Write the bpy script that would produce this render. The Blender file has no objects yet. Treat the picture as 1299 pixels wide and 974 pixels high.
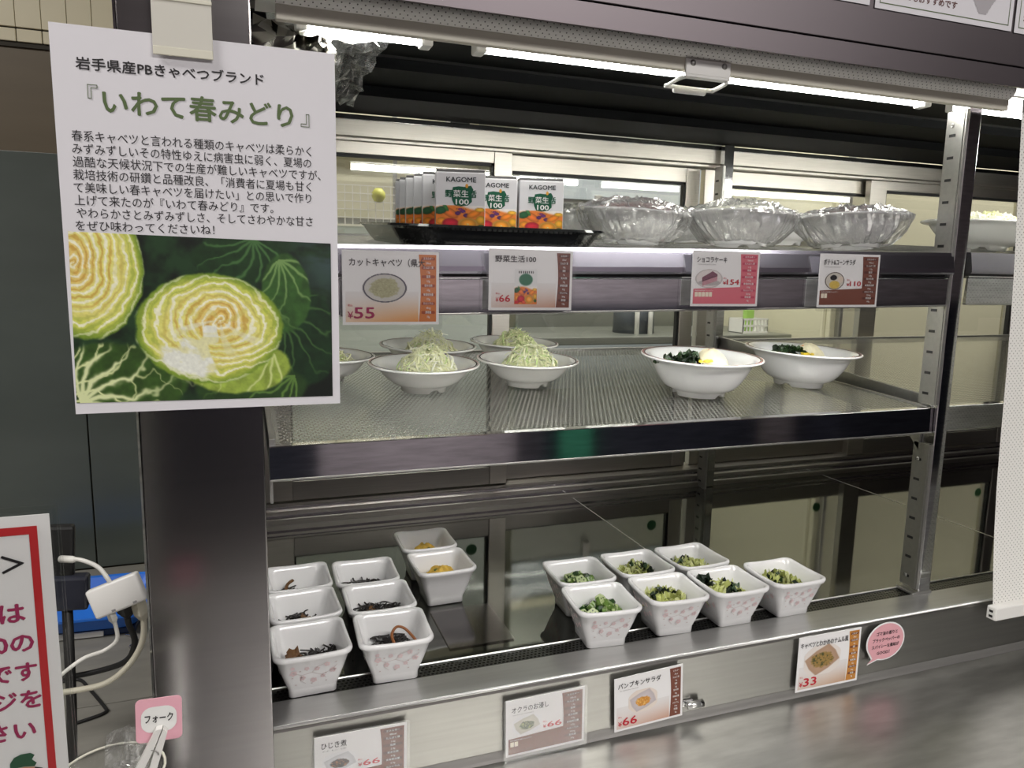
import bpy, bmesh, math, random
import numpy as np
from mathutils import Vector, Matrix

# ------------------------------------------------------------------ camera, world, light, exposure
C = bpy.context.scene.collection
scn = bpy.context.scene
cd = bpy.data.cameras.new('camera'); cam = bpy.data.objects.new('camera', cd); C.objects.link(cam)
cd.sensor_fit = 'HORIZONTAL'; cd.sensor_width = 36.0; cd.lens = 36.0*944.558/1299.0
cd.clip_start = 0.02; cd.clip_end = 50
YAW, PITCH, ROLL = 0.347303, -0.152971, 0.0195283
cam.location = (0, 0, 1.40)
_f = Vector((math.sin(YAW)*math.cos(PITCH), math.cos(YAW)*math.cos(PITCH), math.sin(PITCH)))
_r = Vector((math.cos(YAW), -math.sin(YAW), 0)); _u = _r.cross(_f)
_r2 = _r*math.cos(ROLL)+_u*math.sin(ROLL); _u2 = -_r*math.sin(ROLL)+_u*math.cos(ROLL)
M = Matrix((_r2, _u2, -_f)).transposed().to_4x4(); M.translation = cam.location
cam.matrix_world = M
scn.camera = cam

w = bpy.data.worlds.new('world'); scn.world = w; w.use_nodes = True
w.node_tree.nodes['Background'].inputs[0].default_value = (0.75, 0.74, 0.78, 1)
w.node_tree.nodes['Background'].inputs[1].default_value = 0.12

def area_light(name, loc, sx, sy, power, col=(1, 1, 1), rot=(0, 0, 0)):
    l = bpy.data.lights.new(name, 'AREA'); l.shape = 'RECTANGLE'; l.size = sx; l.size_y = sy
    l.energy = power; l.color = col
    o = bpy.data.objects.new(name, l); C.objects.link(o); o.location = loc; o.rotation_euler = rot
    return o
ROOM_COL = (1.0, 0.965, 0.93)
area_light('hall_light', (0.75, -1.35, 2.66), 1.2, 0.3, 46, ROOM_COL)
area_light('hall_light', (2.0, -1.7, 2.66), 1.2, 0.3, 34, ROOM_COL)
area_light('hall_light', (-1.2, 0.2, 2.66), 1.2, 0.3, 30, ROOM_COL)
area_light('kitchen_light', (0.9, 1.75, 2.66), 1.2, 0.25, 40, (1.0, 0.985, 0.93))
area_light('kitchen_light', (2.6, 1.6, 2.66), 1.2, 0.25, 36, (1.0, 0.985, 0.93))
TUBE = 26.0

scn.view_settings.view_transform = 'Standard'; scn.view_settings.look = 'None'
scn.view_settings.gamma = 1.0; scn.view_settings.use_curve_mapping = False
scn.view_settings.exposure = 0.0

rng = random.Random(7)
PI = math.pi

# ------------------------------------------------------------------ materials
def srgb(r, g, b):
    f = lambda c: c/12.92 if c <= 0.04045 else ((c+0.055)/1.055)**2.4
    return (f(r/255), f(g/255), f(b/255), 1)
MATS = {}
def mat(name, col, rough=0.5, metal=0.0, spec=0.5, noise=None, bump=None, aniso=None, trans=0, emit=None, alpha=None, sub=0, coat=0):
    """noise=(scale, amount, (sx,sy,sz)) value variation; bump=(scale, strength, (sx,sy,sz))"""
    if name in MATS: return MATS[name]
    m = bpy.data.materials.new(name); m.use_nodes = True; nt = m.node_tree; b = nt.nodes['Principled BSDF']
    b.inputs['Base Color'].default_value = col if len(col) == 4 else (*col, 1)
    b.inputs['Roughness'].default_value = rough; b.inputs['Metallic'].default_value = metal
    b.inputs['Specular IOR Level'].default_value = spec
    if coat: b.inputs['Coat Weight'].default_value = coat; b.inputs['Coat Roughness'].default_value = 0.08
    if trans: b.inputs['Transmission Weight'].default_value = trans
    if sub: b.inputs['Subsurface Weight'].default_value = sub; b.inputs['Subsurface Scale'].default_value = 0.004
    if emit: b.inputs['Emission Color'].default_value = (*emit[0], 1); b.inputs['Emission Strength'].default_value = emit[1]
    tc = None
    def coord(s):
        nonlocal tc
        if tc is None: tc = nt.nodes.new('ShaderNodeTexCoord')
        mp = nt.nodes.new('ShaderNodeMapping'); mp.inputs['Scale'].default_value = s
        nt.links.new(tc.outputs['Object'], mp.inputs['Vector']); return mp.outputs['Vector']
    if noise:
        n = nt.nodes.new('ShaderNodeTexNoise'); n.inputs['Scale'].default_value = noise[0]; n.inputs['Detail'].default_value = 5
        nt.links.new(coord(noise[2] if len(noise) > 2 else (1, 1, 1)), n.inputs['Vector'])
        mr = nt.nodes.new('ShaderNodeMapRange'); a = noise[1]
        mr.inputs['From Min'].default_value = 0.3; mr.inputs['From Max'].default_value = 0.7
        mr.inputs['To Min'].default_value = 1-a; mr.inputs['To Max'].default_value = 1+a
        nt.links.new(n.outputs['Fac'], mr.inputs['Value'])
        mx = nt.nodes.new('ShaderNodeVectorMath'); mx.operation = 'SCALE'; mx.inputs[0].default_value = tuple(b.inputs['Base Color'].default_value)[:3]
        nt.links.new(mr.outputs[0], mx.inputs['Scale']); nt.links.new(mx.outputs[0], b.inputs['Base Color'])
        if metal > 0.5:
            m2 = nt.nodes.new('ShaderNodeMapRange'); m2.inputs['To Min'].default_value = rough*(1-a); m2.inputs['To Max'].default_value = rough*(1+a)
            nt.links.new(n.outputs['Fac'], m2.inputs['Value']); nt.links.new(m2.outputs[0], b.inputs['Roughness'])
    if bump:
        n = nt.nodes.new('ShaderNodeTexNoise'); n.inputs['Scale'].default_value = bump[0]; n.inputs['Detail'].default_value = 4
        nt.links.new(coord(bump[2] if len(bump) > 2 else (1, 1, 1)), n.inputs['Vector'])
        bp = nt.nodes.new('ShaderNodeBump'); bp.inputs['Strength'].default_value = bump[1]; bp.inputs['Distance'].default_value = 0.002
        nt.links.new(n.outputs['Fac'], bp.inputs['Height']); nt.links.new(bp.outputs[0], b.inputs['Normal'])
    MATS[name] = m
    return m

def thin_clear(name, tint, gloss_rough, gloss_amt, diffuse_amt=0.0, bump=None):
    """thin transparent sheet: see-through + reflection by facing angle (+ a little white haze of the plastic)"""
    m = bpy.data.materials.new(name); m.use_nodes = True; nt = m.node_tree; nt.nodes.clear()
    out = nt.nodes.new('ShaderNodeOutputMaterial')
    tr = nt.nodes.new('ShaderNodeBsdfTransparent'); tr.inputs[0].default_value = (*tint, 1)
    gl = nt.nodes.new('ShaderNodeBsdfGlossy'); gl.inputs['Roughness'].default_value = gloss_rough
    lw = nt.nodes.new('ShaderNodeLayerWeight'); lw.inputs['Blend'].default_value = 0.5
    pw = nt.nodes.new('ShaderNodeMath'); pw.operation = 'POWER'; pw.inputs[1].default_value = 4.0; nt.links.new(lw.outputs['Facing'], pw.inputs[0])
    ad = nt.nodes.new('ShaderNodeMath'); ad.operation = 'ADD'; ad.inputs[1].default_value = 0.04+gloss_amt; ad.use_clamp = True
    nt.links.new(pw.outputs[0], ad.inputs[0])
    mx = nt.nodes.new('ShaderNodeMixShader'); nt.links.new(ad.outputs[0], mx.inputs[0]); nt.links.new(tr.outputs[0], mx.inputs[1]); nt.links.new(gl.outputs[0], mx.inputs[2])
    last = mx
    if diffuse_amt:
        df = nt.nodes.new('ShaderNodeBsdfDiffuse'); df.inputs[0].default_value = (0.85, 0.85, 0.85, 1)
        m2 = nt.nodes.new('ShaderNodeMixShader'); m2.inputs[0].default_value = diffuse_amt
        nt.links.new(mx.outputs[0], m2.inputs[1]); nt.links.new(df.outputs[0], m2.inputs[2]); last = m2
    if bump:
        tc = nt.nodes.new('ShaderNodeTexCoord'); n = nt.nodes.new('ShaderNodeTexNoise'); n.inputs['Scale'].default_value = bump[0]; n.inputs['Detail'].default_value = 3; n.inputs['Distortion'].default_value = 1.5
        nt.links.new(tc.outputs['Object'], n.inputs['Vector'])
        bp = nt.nodes.new('ShaderNodeBump'); bp.inputs['Strength'].default_value = bump[1]; bp.inputs['Distance'].default_value = 0.004
        nt.links.new(n.outputs['Fac'], bp.inputs['Height'])
        nt.links.new(bp.outputs[0], gl.inputs['Normal']); nt.links.new(bp.outputs[0], lw.inputs['Normal'])
    nt.links.new(last.outputs[0], out.inputs[0]); MATS[name] = m
    return m

def dotted(name, col, dotcol, pitch, rad, rough=0.5):
    """white screen cloth with a staggered grid of tiny pin holes, in metres of the object's x / z"""
    m = bpy.data.materials.new(name); m.use_nodes = True; nt = m.node_tree; b = nt.nodes['Principled BSDF']
    b.inputs['Roughness'].default_value = rough
    tc = nt.nodes.new('ShaderNodeTexCoord'); mp = nt.nodes.new('ShaderNodeMapping')
    mp.inputs['Rotation'].default_value = (PI/2, 0, 0)
    nt.links.new(tc.outputs['UV'], mp.inputs['Vector'])
    mp.inputs['Rotation'].default_value = (0, 0, PI/4); mp.inputs['Scale'].default_value = (1/pitch, 1/pitch, 1)
    fr = nt.nodes.new('ShaderNodeVectorMath'); fr.operation = 'FRACTION'; nt.links.new(mp.outputs[0], fr.inputs[0])
    sb = nt.nodes.new('ShaderNodeVectorMath'); sb.operation = 'SUBTRACT'; sb.inputs[1].default_value = (0.5, 0.5, 0); nt.links.new(fr.outputs[0], sb.inputs[0])
    sep = nt.nodes.new('ShaderNodeVectorMath'); sep.operation = 'MULTIPLY'; sep.inputs[1].default_value = (1, 1, 0); nt.links.new(sb.outputs[0], sep.inputs[0])
    ln = nt.nodes.new('ShaderNodeVectorMath'); ln.operation = 'LENGTH'; nt.links.new(sep.outputs[0], ln.inputs[0])
    lt = nt.nodes.new('ShaderNodeMath'); lt.operation = 'LESS_THAN'; lt.inputs[1].default_value = rad; nt.links.new(ln.outputs['Value'], lt.inputs[0])
    mx = nt.nodes.new('ShaderNodeMix'); mx.data_type = 'RGBA'; mx.inputs[6].default_value = col; mx.inputs[7].default_value = dotcol
    nt.links.new(lt.outputs[0], mx.inputs[0]); nt.links.new(mx.outputs[2], b.inputs['Base Color'])
    MATS[name] = m
    return m

BR = (1, 60, 60)   # brushing along X
steel = mat('brushed_steel', (0.40, 0.395, 0.375), 0.36, 0.9, noise=(6, 0.06, (1, 25, 25)))
steel_v = mat('brushed_steel_pillar', (0.31, 0.295, 0.295), 0.20, 1.0, noise=(5, 0.025, (1, 1, 50)))
steel_table = mat('worn_counter_steel', (0.56, 0.56, 0.54), 0.34, 1.0, noise=(16, 0.14, (1, 4, 1)), bump=(160, 0.05, (1, 4, 1)))
steel_fascia = mat('fascia_steel', (0.135, 0.118, 0.126), 0.42, 1.0, noise=(4, 0.05, (1, 1, 1)))
mirror = mat('polished_steel', (0.62, 0.62, 0.63), 0.07, 1.0, noise=(30, 0.15, (1, 8, 8)))
perf_m = mat('perforated_steel', (0.48, 0.48, 0.45), 0.27, 0.9)
deck_m = mat('dark_polished_deck', (0.17, 0.174, 0.16), 0.05, 1.0)
bright = mat('bright_bead_steel', (0.85, 0.85, 0.83), 0.3, 0.85)
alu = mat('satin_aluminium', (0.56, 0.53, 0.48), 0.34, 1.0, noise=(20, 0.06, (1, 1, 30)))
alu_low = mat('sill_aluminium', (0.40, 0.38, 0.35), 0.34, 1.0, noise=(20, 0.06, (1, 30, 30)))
rubber = mat('black_rubber', (0.012, 0.012, 0.012), 0.5)
black_paint = mat('black_louvre_paint', (0.0018, 0.002, 0.0023), 0.6, spec=0.05)
dark_in = mat('dark_interior', (0.03, 0.03, 0.03), 0.6)
white_pl = mat('white_plastic', (0.78, 0.77, 0.74), 0.35)
beige_pl = mat('beige_bar_paint', (0.62, 0.59, 0.50), 0.45)
melamine = mat('white_melamine', (0.86, 0.86, 0.86), 0.16, spec=0.55, coat=0.3)
melamine2 = mat('cream_white_melamine', (0.88, 0.875, 0.85), 0.2, spec=0.5, coat=0.3)
paper = mat('white_paper', (0.76, 0.745, 0.78), 0.6)
card_m = mat('card_paper', (0.83, 0.82, 0.82), 0.55)
clear = thin_clear('clear_sleeve', (0.97, 0.97, 0.97), 0.08, 0.02)
glass = thin_clear('window_glass', (0.93, 0.935, 0.92), 0.0, 0.03)
film = thin_clear('cling_film', (0.90, 0.90, 0.90), 0.16, 0.30, 0.10, bump=(55, 0.5))
acrylic = thin_clear('clear_acrylic', (0.985, 0.99, 0.985), 0.03, -0.01)
ink_black = mat('black_ink', (0.012, 0.010, 0.012), 0.6)
ink_green = mat('green_ink', srgb(86, 105, 62), 0.6)
ink_red = mat('red_ink', srgb(190, 25, 45), 0.6)
ink_crimson = mat('crimson_ink', srgb(160, 40, 88), 0.6)
ink_white = mat('white_ink', (0.85, 0.85, 0.83), 0.6)
ink_grey = mat('grey_ink', (0.25, 0.24, 0.24), 0.6)
border_red = mat('border_red', srgb(190, 40, 44), 0.55)
brown_ink = mat('brown_ink', srgb(118, 66, 50), 0.6)
brown_dk = mat('dark_brown_ink', srgb(88, 38, 28), 0.6)
orange_ink = mat('orange_ink', srgb(205, 120, 60), 0.6)
orange_dk = mat('dark_orange_ink', srgb(160, 70, 30), 0.6)
rose_ink = mat('rose_ink', srgb(212, 108, 122), 0.6)
rose_dk = mat('dark_rose_ink', srgb(190, 60, 90), 0.6)
pink_card = mat('pink_card', srgb(238, 178, 192), 0.5)
pink_bub = mat('pink_bubble', srgb(222, 164, 172), 0.5)
pale_pink = mat('pale_blossom_pink', srgb(226, 204, 205), 0.3)
pale_twig = mat('pale_twig_grey', srgb(205, 192, 190), 0.3)
rim_dark = mat('rim_dark_line', srgb(45, 32, 36), 0.25)
rim_red = mat('rim_red_line', srgb(165, 48, 50), 0.25)
bag_dark = mat('black_glossy_tray', (0.006, 0.007, 0.008), 0.16, spec=0.4)

pm = bpy.data.materials.new('print_ink'); pm.use_nodes = True
_a = pm.node_tree.nodes.new('ShaderNodeAttribute'); _a.attribute_name = 'Col'
pm.node_tree.links.new(_a.outputs['Color'], pm.node_tree.nodes['Principled BSDF'].inputs['Base Color'])
pm.node_tree.nodes['Principled BSDF'].inputs['Roughness'].default_value = 0.45

# ------------------------------------------------------------------ helpers
def obj(name, me, m=None, parent=None, loc=None, rot=None):
    if m is not None and not me.materials: me.materials.append(m)
    o = bpy.data.objects.new(name, me); C.objects.link(o)
    if parent: o.parent = parent
    if loc: o.location = loc
    if rot: o.rotation_euler = rot
    return o
def tag(o, label, cat, group=None, kind=None):
    o['label'] = label; o['category'] = cat
    if group: o['group'] = group
    if kind: o['kind'] = kind
    return o
def thing(name, label, cat, loc=(0, 0, 0), rot=(0, 0, 0), group=None):
    o = bpy.data.objects.new(name, None); C.objects.link(o); o.empty_display_size = 0.02
    o.location = loc; o.rotation_euler = rot
    return tag(o, label, cat, group)
def struct(o): o['kind'] = 'structure'; return o
def copy_tree(o, parent=None):
    c = o.copy(); C.objects.link(c); c.parent = parent
    for ch in [x for x in o.children]: copy_tree(ch, c)
    return c
def mesh(verts, faces, smooth=False, name='mesh'):
    me = bpy.data.meshes.new(name); me.from_pydata([tuple(v) for v in verts], [], faces); me.update()
    if smooth: me.polygons.foreach_set('use_smooth', [True]*len(me.polygons))
    return me
class MB:
    """collects shapes into one mesh"""
    def __init__(s): s.v = []; s.f = []; s.mi = []; s.cur = 0
    def add(s, v, f):
        n = len(s.v); s.v += [tuple(a) for a in v]; s.f += [tuple(i+n for i in q) for q in f]; s.mi += [s.cur]*len(f)
    def box(s, x0, x1, y0, y1, z0, z1, bev=0.0):
        if bev <= 0:
            v = [(x, y, z) for x in (x0, x1) for y in (y0, y1) for z in (z0, z1)]
            s.add(v, [(0, 1, 3, 2), (4, 6, 7, 5), (0, 4, 5, 1), (2, 3, 7, 6), (0, 2, 6, 4), (1, 5, 7, 3)])
        else:
            bm = bmesh.new(); bmesh.ops.create_cube(bm, size=1)
            for q in bm.verts: q.co = Vector(((x0+x1)/2+q.co.x*(x1-x0), (y0+y1)/2+q.co.y*(y1-y0), (z0+z1)/2+q.co.z*(z1-z0)))
            bmesh.ops.bevel(bm, geom=bm.edges[:], offset=bev, segments=2, affect='EDGES', profile=0.5)
            bm.verts.index_update(); s.add([q.co[:] for q in bm.verts], [[q.index for q in f.verts] for f in bm.faces]); bm.free()
        return s
    def prism(s, prof, x0, x1):
        """closed (y,z) profile swept along x"""
        n = len(prof); v = [(x0, a, b) for a, b in prof]+[(x1, a, b) for a, b in prof]
        f = [(i, (i+1) % n, n+(i+1) % n, n+i) for i in range(n)]+[tuple(range(n-1, -1, -1)), tuple(range(n, 2*n))]
        s.add(v, f); return s
    def plate(s, pts, y0, y1):
        """closed (x,z) outline with thickness in y"""
        n = len(pts); v = [(a, y0, b) for a, b in pts]+[(a, y1, b) for a, b in pts]
        f = [(i, (i+1) % n, n+(i+1) % n, n+i) for i in range(n)]+[tuple(range(n-1, -1, -1)), tuple(range(n, 2*n))]
        s.add(v, f); return s
    def tube(s, pts, r, n=8, closed=False, caps=True):
        pts = [Vector(p) for p in pts]; m = len(pts); rs = r if isinstance(r, (list, tuple)) else [r]*m
        v = []; prev = None
        for i, p in enumerate(pts):
            a = pts[i-1] if (i > 0 or closed) else p; b = pts[(i+1) % m] if (i < m-1 or closed) else p
            t = (b-a); t = t.normalized() if t.length > 1e-9 else Vector((0, 0, 1))
            if prev is None:
                up = Vector((0, 0, 1)) if abs(t.z) < 0.9 else Vector((1, 0, 0)); q = t.cross(up).normalized()
            else:
                q = (prev-t*prev.dot(t)); q = q.normalized() if q.length > 1e-6 else t.orthogonal().normalized()
            prev = q; q2 = t.cross(q)
            for k in range(n):
                an = 2*PI*k/n; v.append(p+(q*math.cos(an)+q2*math.sin(an))*rs[i])
        f = []
        for i in range(m if closed else m-1):
            j = (i+1) % m
            for k in range(n): f.append((i*n+k, i*n+(k+1) % n, j*n+(k+1) % n, j*n+k))
        if not closed and caps: f += [tuple(range(n-1, -1, -1)), tuple((m-1)*n+k for k in range(n))]
        s.add(v, f); return s
    def build(s, name, m, parent=None, smooth=False, loc=None, rot=None):
        me = mesh(s.v, s.f, smooth, name)
        ms = m if isinstance(m, (list, tuple)) else [m]
        for q in ms: me.materials.append(q)
        if len(ms) > 1: me.polygons.foreach_set('material_index', s.mi)
        return obj(name, me, None, parent, loc, rot)
def lathe(prof, n=48, zmod=None):
    """prof (r,z) open profile -> vertices, faces"""
    v = []; f = []; m = len(prof)
    for i, (r, z) in enumerate(prof):
        for k in range(n):
            a = 2*PI*k/n; dz = zmod(i, a) if zmod else 0
            v.append((r*math.cos(a), r*math.sin(a), z+dz))
    for i in range(m-1):
        for k in range(n): f.append((i*n+k, i*n+(k+1) % n, (i+1)*n+(k+1) % n, (i+1)*n+k))
    return v, f
def smooth_path(pts, k=6):
    pts = [Vector(p) for p in pts]; out = []
    P_ = [pts[0]]+pts+[pts[-1]]
    for i in range(1, len(P_)-2):
        for j in range(k):
            t = j/k; a, b, c, d = P_[i-1], P_[i], P_[i+1], P_[i+2]
            out.append(0.5*((2*b)+(c-a)*t+(2*a-5*b+4*c-d)*t*t+(3*b-a-3*c+d)*t*t*t))
    out.append(pts[-1]); return out
def rrect(w, h, r, n=5, cx=0, cz=0):
    p = []
    for sx, sz, a0 in ((1, 1, 0), (-1, 1, PI/2), (-1, -1, PI), (1, -1, 1.5*PI)):
        for i in range(n+1):
            a = a0+PI/2*i/n; p.append((cx+sx*(w/2-r)+r*math.cos(a), cz+sz*(h/2-r)+r*math.sin(a)))
    return p
def ell(cx, cz, rx, rz, n=24): return [(cx+rx*math.cos(2*PI*i/n), cz+rz*math.sin(2*PI*i/n)) for i in range(n)]

# --- writing: glyphs as thin printed mesh, local x right, z up, facing -y
def lettering(body, m, parent, x, z, width=None, size=0.005, align='LEFT', bold=0.0, y=-0.0004, name='lettering', slope=0.0, spacing=1.0, zsc=None, italic=0.0):
    cu = bpy.data.curves.new('t', 'FONT'); cu.body = body; cu.size = 1.0; cu.align_x = align
    cu.resolution_u = 2; cu.space_line = spacing; cu.shear = italic
    o = bpy.data.objects.new('t', cu); me = bpy.data.meshes.new_from_object(o)
    bpy.data.objects.remove(o); bpy.data.curves.remove(cu)
    n = len(me.vertices); co = np.empty(n*3); me.vertices.foreach_get('co', co); co = co.reshape(-1, 3)
    if n == 0: return None
    sx = size
    if width:
        ext = co[:, 0].max()-co[:, 0].min(); sx = width/ext
        if align == 'LEFT': co[:, 0] -= co[:, 0].min()
        elif align == 'RIGHT': co[:, 0] -= co[:, 0].max()
    sz = zsc if zsc else size
    X = co[:, 0]*sx+x; Z = co[:, 1]*sz+z+(co[:, 0]*sx)*slope
    if bold <= 0:
        out = np.stack([X, np.full(n, y), Z], 1); me.vertices.foreach_set('co', out.ravel()); me.update()
    else:   # heavier weight: the same glyphs struck a hair apart
        b_ = bold*0.8; fs = [tuple(f.vertices) for f in me.polygons]; V = []; F = []
        for k, (ox, oz) in enumerate(((-b_, 0), (b_, 0), (0, b_), (0, -b_)) if bold > 0.009 else ((-b_, 0), (b_, 0))):
            V.append(np.stack([X+ox*sx, np.full(n, y-0.00001*k), Z+oz*sz], 1)); F += [tuple(i+n*k for i in f) for f in fs]
        bpy.data.meshes.remove(me); me = bpy.data.meshes.new(name); me.from_pydata(np.concatenate(V).tolist(), [], F); me.update()
    me.materials.clear(); me.materials.append(m)
    return obj(name, me, None, parent)
def flat(name, pts, m, parent, y=-0.0002):
    return obj(name, mesh([(a, y, b) for a, b in pts], [tuple(range(len(pts)))]), m, parent)

# --- flat print: a fine grid of coloured points (a printed photograph)
def fbm_grid(seed):
    r = np.random.RandomState(seed); g = r.rand(64, 64)
    def f(x, y, oct=4):
        t = 0; amp = 0.5; s = 0
        for o in range(oct):
            xi = np.floor(x).astype(int); yi = np.floor(y).astype(int); fx = x-xi; fy = y-yi
            fx = fx*fx*(3-2*fx); fy = fy*fy*(3-2*fy)
            a = g[xi % 64, yi % 64]; b = g[(xi+1) % 64, yi % 64]; c = g[xi % 64, (yi+1) % 64]; d = g[(xi+1) % 64, (yi+1) % 64]
            t = t+amp*((a*(1-fx)+b*fx)*(1-fy)+(c*(1-fx)+d*fx)*fy); s += amp; amp *= 0.55; x = x*2.03+7; y = y*2.03+3
        return t/s
    return f
FB = fbm_grid(3)
def lin(c):
    c = np.asarray(c, float)/255; return np.where(c <= 0.04045, c/12.92, ((c+0.055)/1.055)**2.4)
def mixc(a, b, t): t = np.clip(t, 0, 1)[..., None]; return a*(1-t)+b*t
def sstep(a, b, x): t = np.clip((x-a)/(b-a), 0, 1); return t*t*(3-2*t)
def print_mesh(corners, nx, ny, func, y=-0.0002, mask=None):
    """corners: TL TR BR BL as (x,z); func(u,v)-> srgb 0..255 array"""
    u, v = np.meshgrid(np.linspace(0, 1, nx), np.linspace(0, 1, ny)); TL, TR, BR_, BL = [np.array(c) for c in corners]
    P_ = (TL*(1-u)[..., None]+TR*u[..., None])*(1-v)[..., None]+(BL*(1-u)[..., None]+BR_*u[..., None])*v[..., None]
    verts = np.stack([P_[..., 0], np.full(u.shape, y), P_[..., 1]], -1).reshape(-1, 3)
    idx = np.arange(nx*ny).reshape(ny, nx)
    q = np.stack([idx[:-1, :-1], idx[1:, :-1], idx[1:, 1:], idx[:-1, 1:]], -1).reshape(-1, 4)
    if mask is not None:
        mk = mask(u, v); keep = (mk[:-1, :-1] & mk[1:, 1:] & mk[1:, :-1] & mk[:-1, 1:]).reshape(-1); q = q[keep]
    me = bpy.data.meshes.new('print'); me.from_pydata(verts.tolist(), [], q.tolist())
    col = lin(func(u, v)).reshape(-1, 3); rgba = np.concatenate([col, np.ones((len(col), 1))], 1).astype(np.float32)
    at = me.color_attributes.new('Col', 'FLOAT_COLOR', 'POINT'); at.data.foreach_set('color', rgba.ravel())
    me.materials.append(pm); me.update(); return me

# ------------------------------------------------------------------ the setting
def slab(name, x0, x1, y0, y1, z0, z1, m): return struct(MB().box(x0, x1, y0, y1, z0, z1).build(name, m))
floor_m = mat('grey_vinyl_floor', (0.16, 0.15, 0.14), 0.4, noise=(3, 0.1))
mauve = mat('mauve_hall_wall', (0.42, 0.37, 0.41), 0.7, noise=(1.5, 0.05))
ceil_m = mat('ceiling_board', (0.34, 0.32, 0.33), 0.9)
cream = mat('cream_kitchen_wall', (0.68, 0.65, 0.50), 0.6, noise=(2, 0.05))
brown_w = mat('brown_wall', (0.14, 0.108, 0.065), 0.45, noise=(3, 0.08, (1, 1, 6)))
slab('floor', -3, 9, -3, 3.5, -0.1, 0, floor_m)
slab('ceiling', -3, 9, -3, 3.5, 2.7, 2.8, ceil_m)
slab('wall_front', -3, 9, -3.1, -3, 0, 2.7, mauve)
slab('wall_left', -3.1, -3, -3, 3.5, 0, 2.7, mauve)
slab('wall_right', 9, 9.1, -3, 3.5, 0, 2.7, mauve)
slab('wall_back', -0.2, 9, 3.4, 3.5, 0, 2.7, cream)
wl = slab('wall_rear_left', -3, -0.15, 1.80, 1.90, 0, 2.7, brown_w)
slab('wall_partition', -0.15, -0.08, 1.30, 3.4, 0, 2.7, cream)
# wall over and under the case
slab('wall_over_case', -0.1, 9, 0.95, 1.05, 1.95, 2.7, mauve)
struct(MB().box(-3, 9, -2.999, -2.98, 1.0, 1.19).build('trim_1', mat('dark_wall_band', (0.03, 0.03, 0.04), 0.5)))  # unseen band added so the price rail mirrors something dark
# cream tiles with dark joints above the brown wall
grout = mat('dark_grout', (0.05, 0.045, 0.035), 0.8)
tile_m = mat('cream_glazed_tile', (0.86, 0.80, 0.60), 0.18, noise=(8, 0.04))
MB().box(-1.2, -0.15, 1.795, 1.80, 1.815, 2.2).build('tile_grout', grout, wl)
tme = MB().box(-0.0218, 0.0218, -0.006, 0, -0.0418, 0.0418, 0.0010).build('tile', tile_m, wl)
tme.location = (-0.3795, 1.796, 1.893)
first = True
short_me = MB().box(-0.0215, 0.0215, -0.006, 0, -0.012, 0.012, 0.0015)
shm = None
for i in range(-12, 6):
    xx = -0.3795+0.0446*i
    if xx > -0.17: continue
    if i != 0:
        c = tme.copy(); C.objects.link(c); c.location.x = xx
    c2 = tme.copy(); C.objects.link(c2); c2.location.x = xx; c2.location.z = 1.893+0.0855
    if shm is None: shm = short_me.build('tile', tile_m, wl, loc=(xx, 1.796, 1.836))
    else:
        c3 = shm.copy(); C.objects.link(c3); c3.location.x = xx

# ------------------------------------------------------------------ serving counter (steel table tops)
ct = thing('serving_counter', 'long stainless serving counter running in front of the display case', 'counter', (0.5, 0.3, 0.0))
def cbox(x0, x1, y0, y1, z0, z1, name, m, par, bev=0.0):
    L = par.location
    return MB().box(x0-L.x, x1-L.x, y0-L.y, y1-L.y, z0-L.z, z1-L.z, bev).build(name, m, par)
cbox(-0.080, 1.0318, 0.10, 0.6865, 0.84, 0.879, 'counter_top', steel_table, ct, 0.0008)
cbox(1.0336, 2.6, 0.10, 0.6865, 0.84, 0.879, 'counter_top', steel_table, ct, 0.0008)
cbox(-0.08, 2.6, 0.14, 0.68, 0.10, 0.84, 'counter_body', steel, ct)
cbox(1.0319, 1.0335, 0.10, 0.686, 0.84, 0.8775, 'seam_filler', rubber, ct)
lc = thing('side_counter', 'grey side counter left of the steel pillar, under the cables', 'counter', (-0.7, 0.8, 0.0))
sidec = mat('grey_laminate', (0.26, 0.25, 0.22), 0.38, noise=(14, 0.10, (1, 4, 1)), bump=(50, 0.05))
cbox(-1.5, -0.0890, 0.10, 0.93, 0.84, 0.879, 'counter_top', sidec, lc, 0.0008)
cbox(-1.5, -0.0890, 0.932, 1.38, 0.84, 0.879, 'counter_top', sidec, lc, 0.0008)
cbox(-1.48, -0.10, 0.14, 1.36, 0.05, 0.84, 'counter_body', sidec, lc)
# dark glossy partition behind the side counter
part_m = mat('dark_green_grey_partition', (0.095, 0.11, 0.098), 0.22, spec=0.6, noise=(2, 0.15, (1, 1, 3)))
pt = thing('partition_screen', 'dark green-grey partition panels standing at the back of the side counter', 'partition', (-0.6, 1.39, 0.879))
xs = [-1.4, -0.95, -0.60, -0.251, -0.09]
for a, b in zip(xs[:-1], xs[1:]):
    MB().box(a+0.001+0.6, b-0.001+0.6, -0.006, 0.006, 0.0, 0.687, 0.001).build('panel', part_m, pt)

# ------------------------------------------------------------------ display case
dc = thing('display_case', 'stainless refrigerated display case with pillar, ledge and dark mirror deck', 'display case', (1.0, 1.0, 0.0))
def D(mb, name, m, smooth=False):
    o = mb.build(name, m, dc, smooth); o.location = (-1.0, -1.0, 0); return o
RX = 2.5
D(MB().box(-0.086, 0.0135, 0.687, 0.80, 0.0, 2.3, 0.0012), 'corner_pillar', steel_v)
D(MB().box(-0.088, -0.0862, 0.686, 0.80, 0.879, 2.3), 'pillar_edge_strip', mirror)
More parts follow.
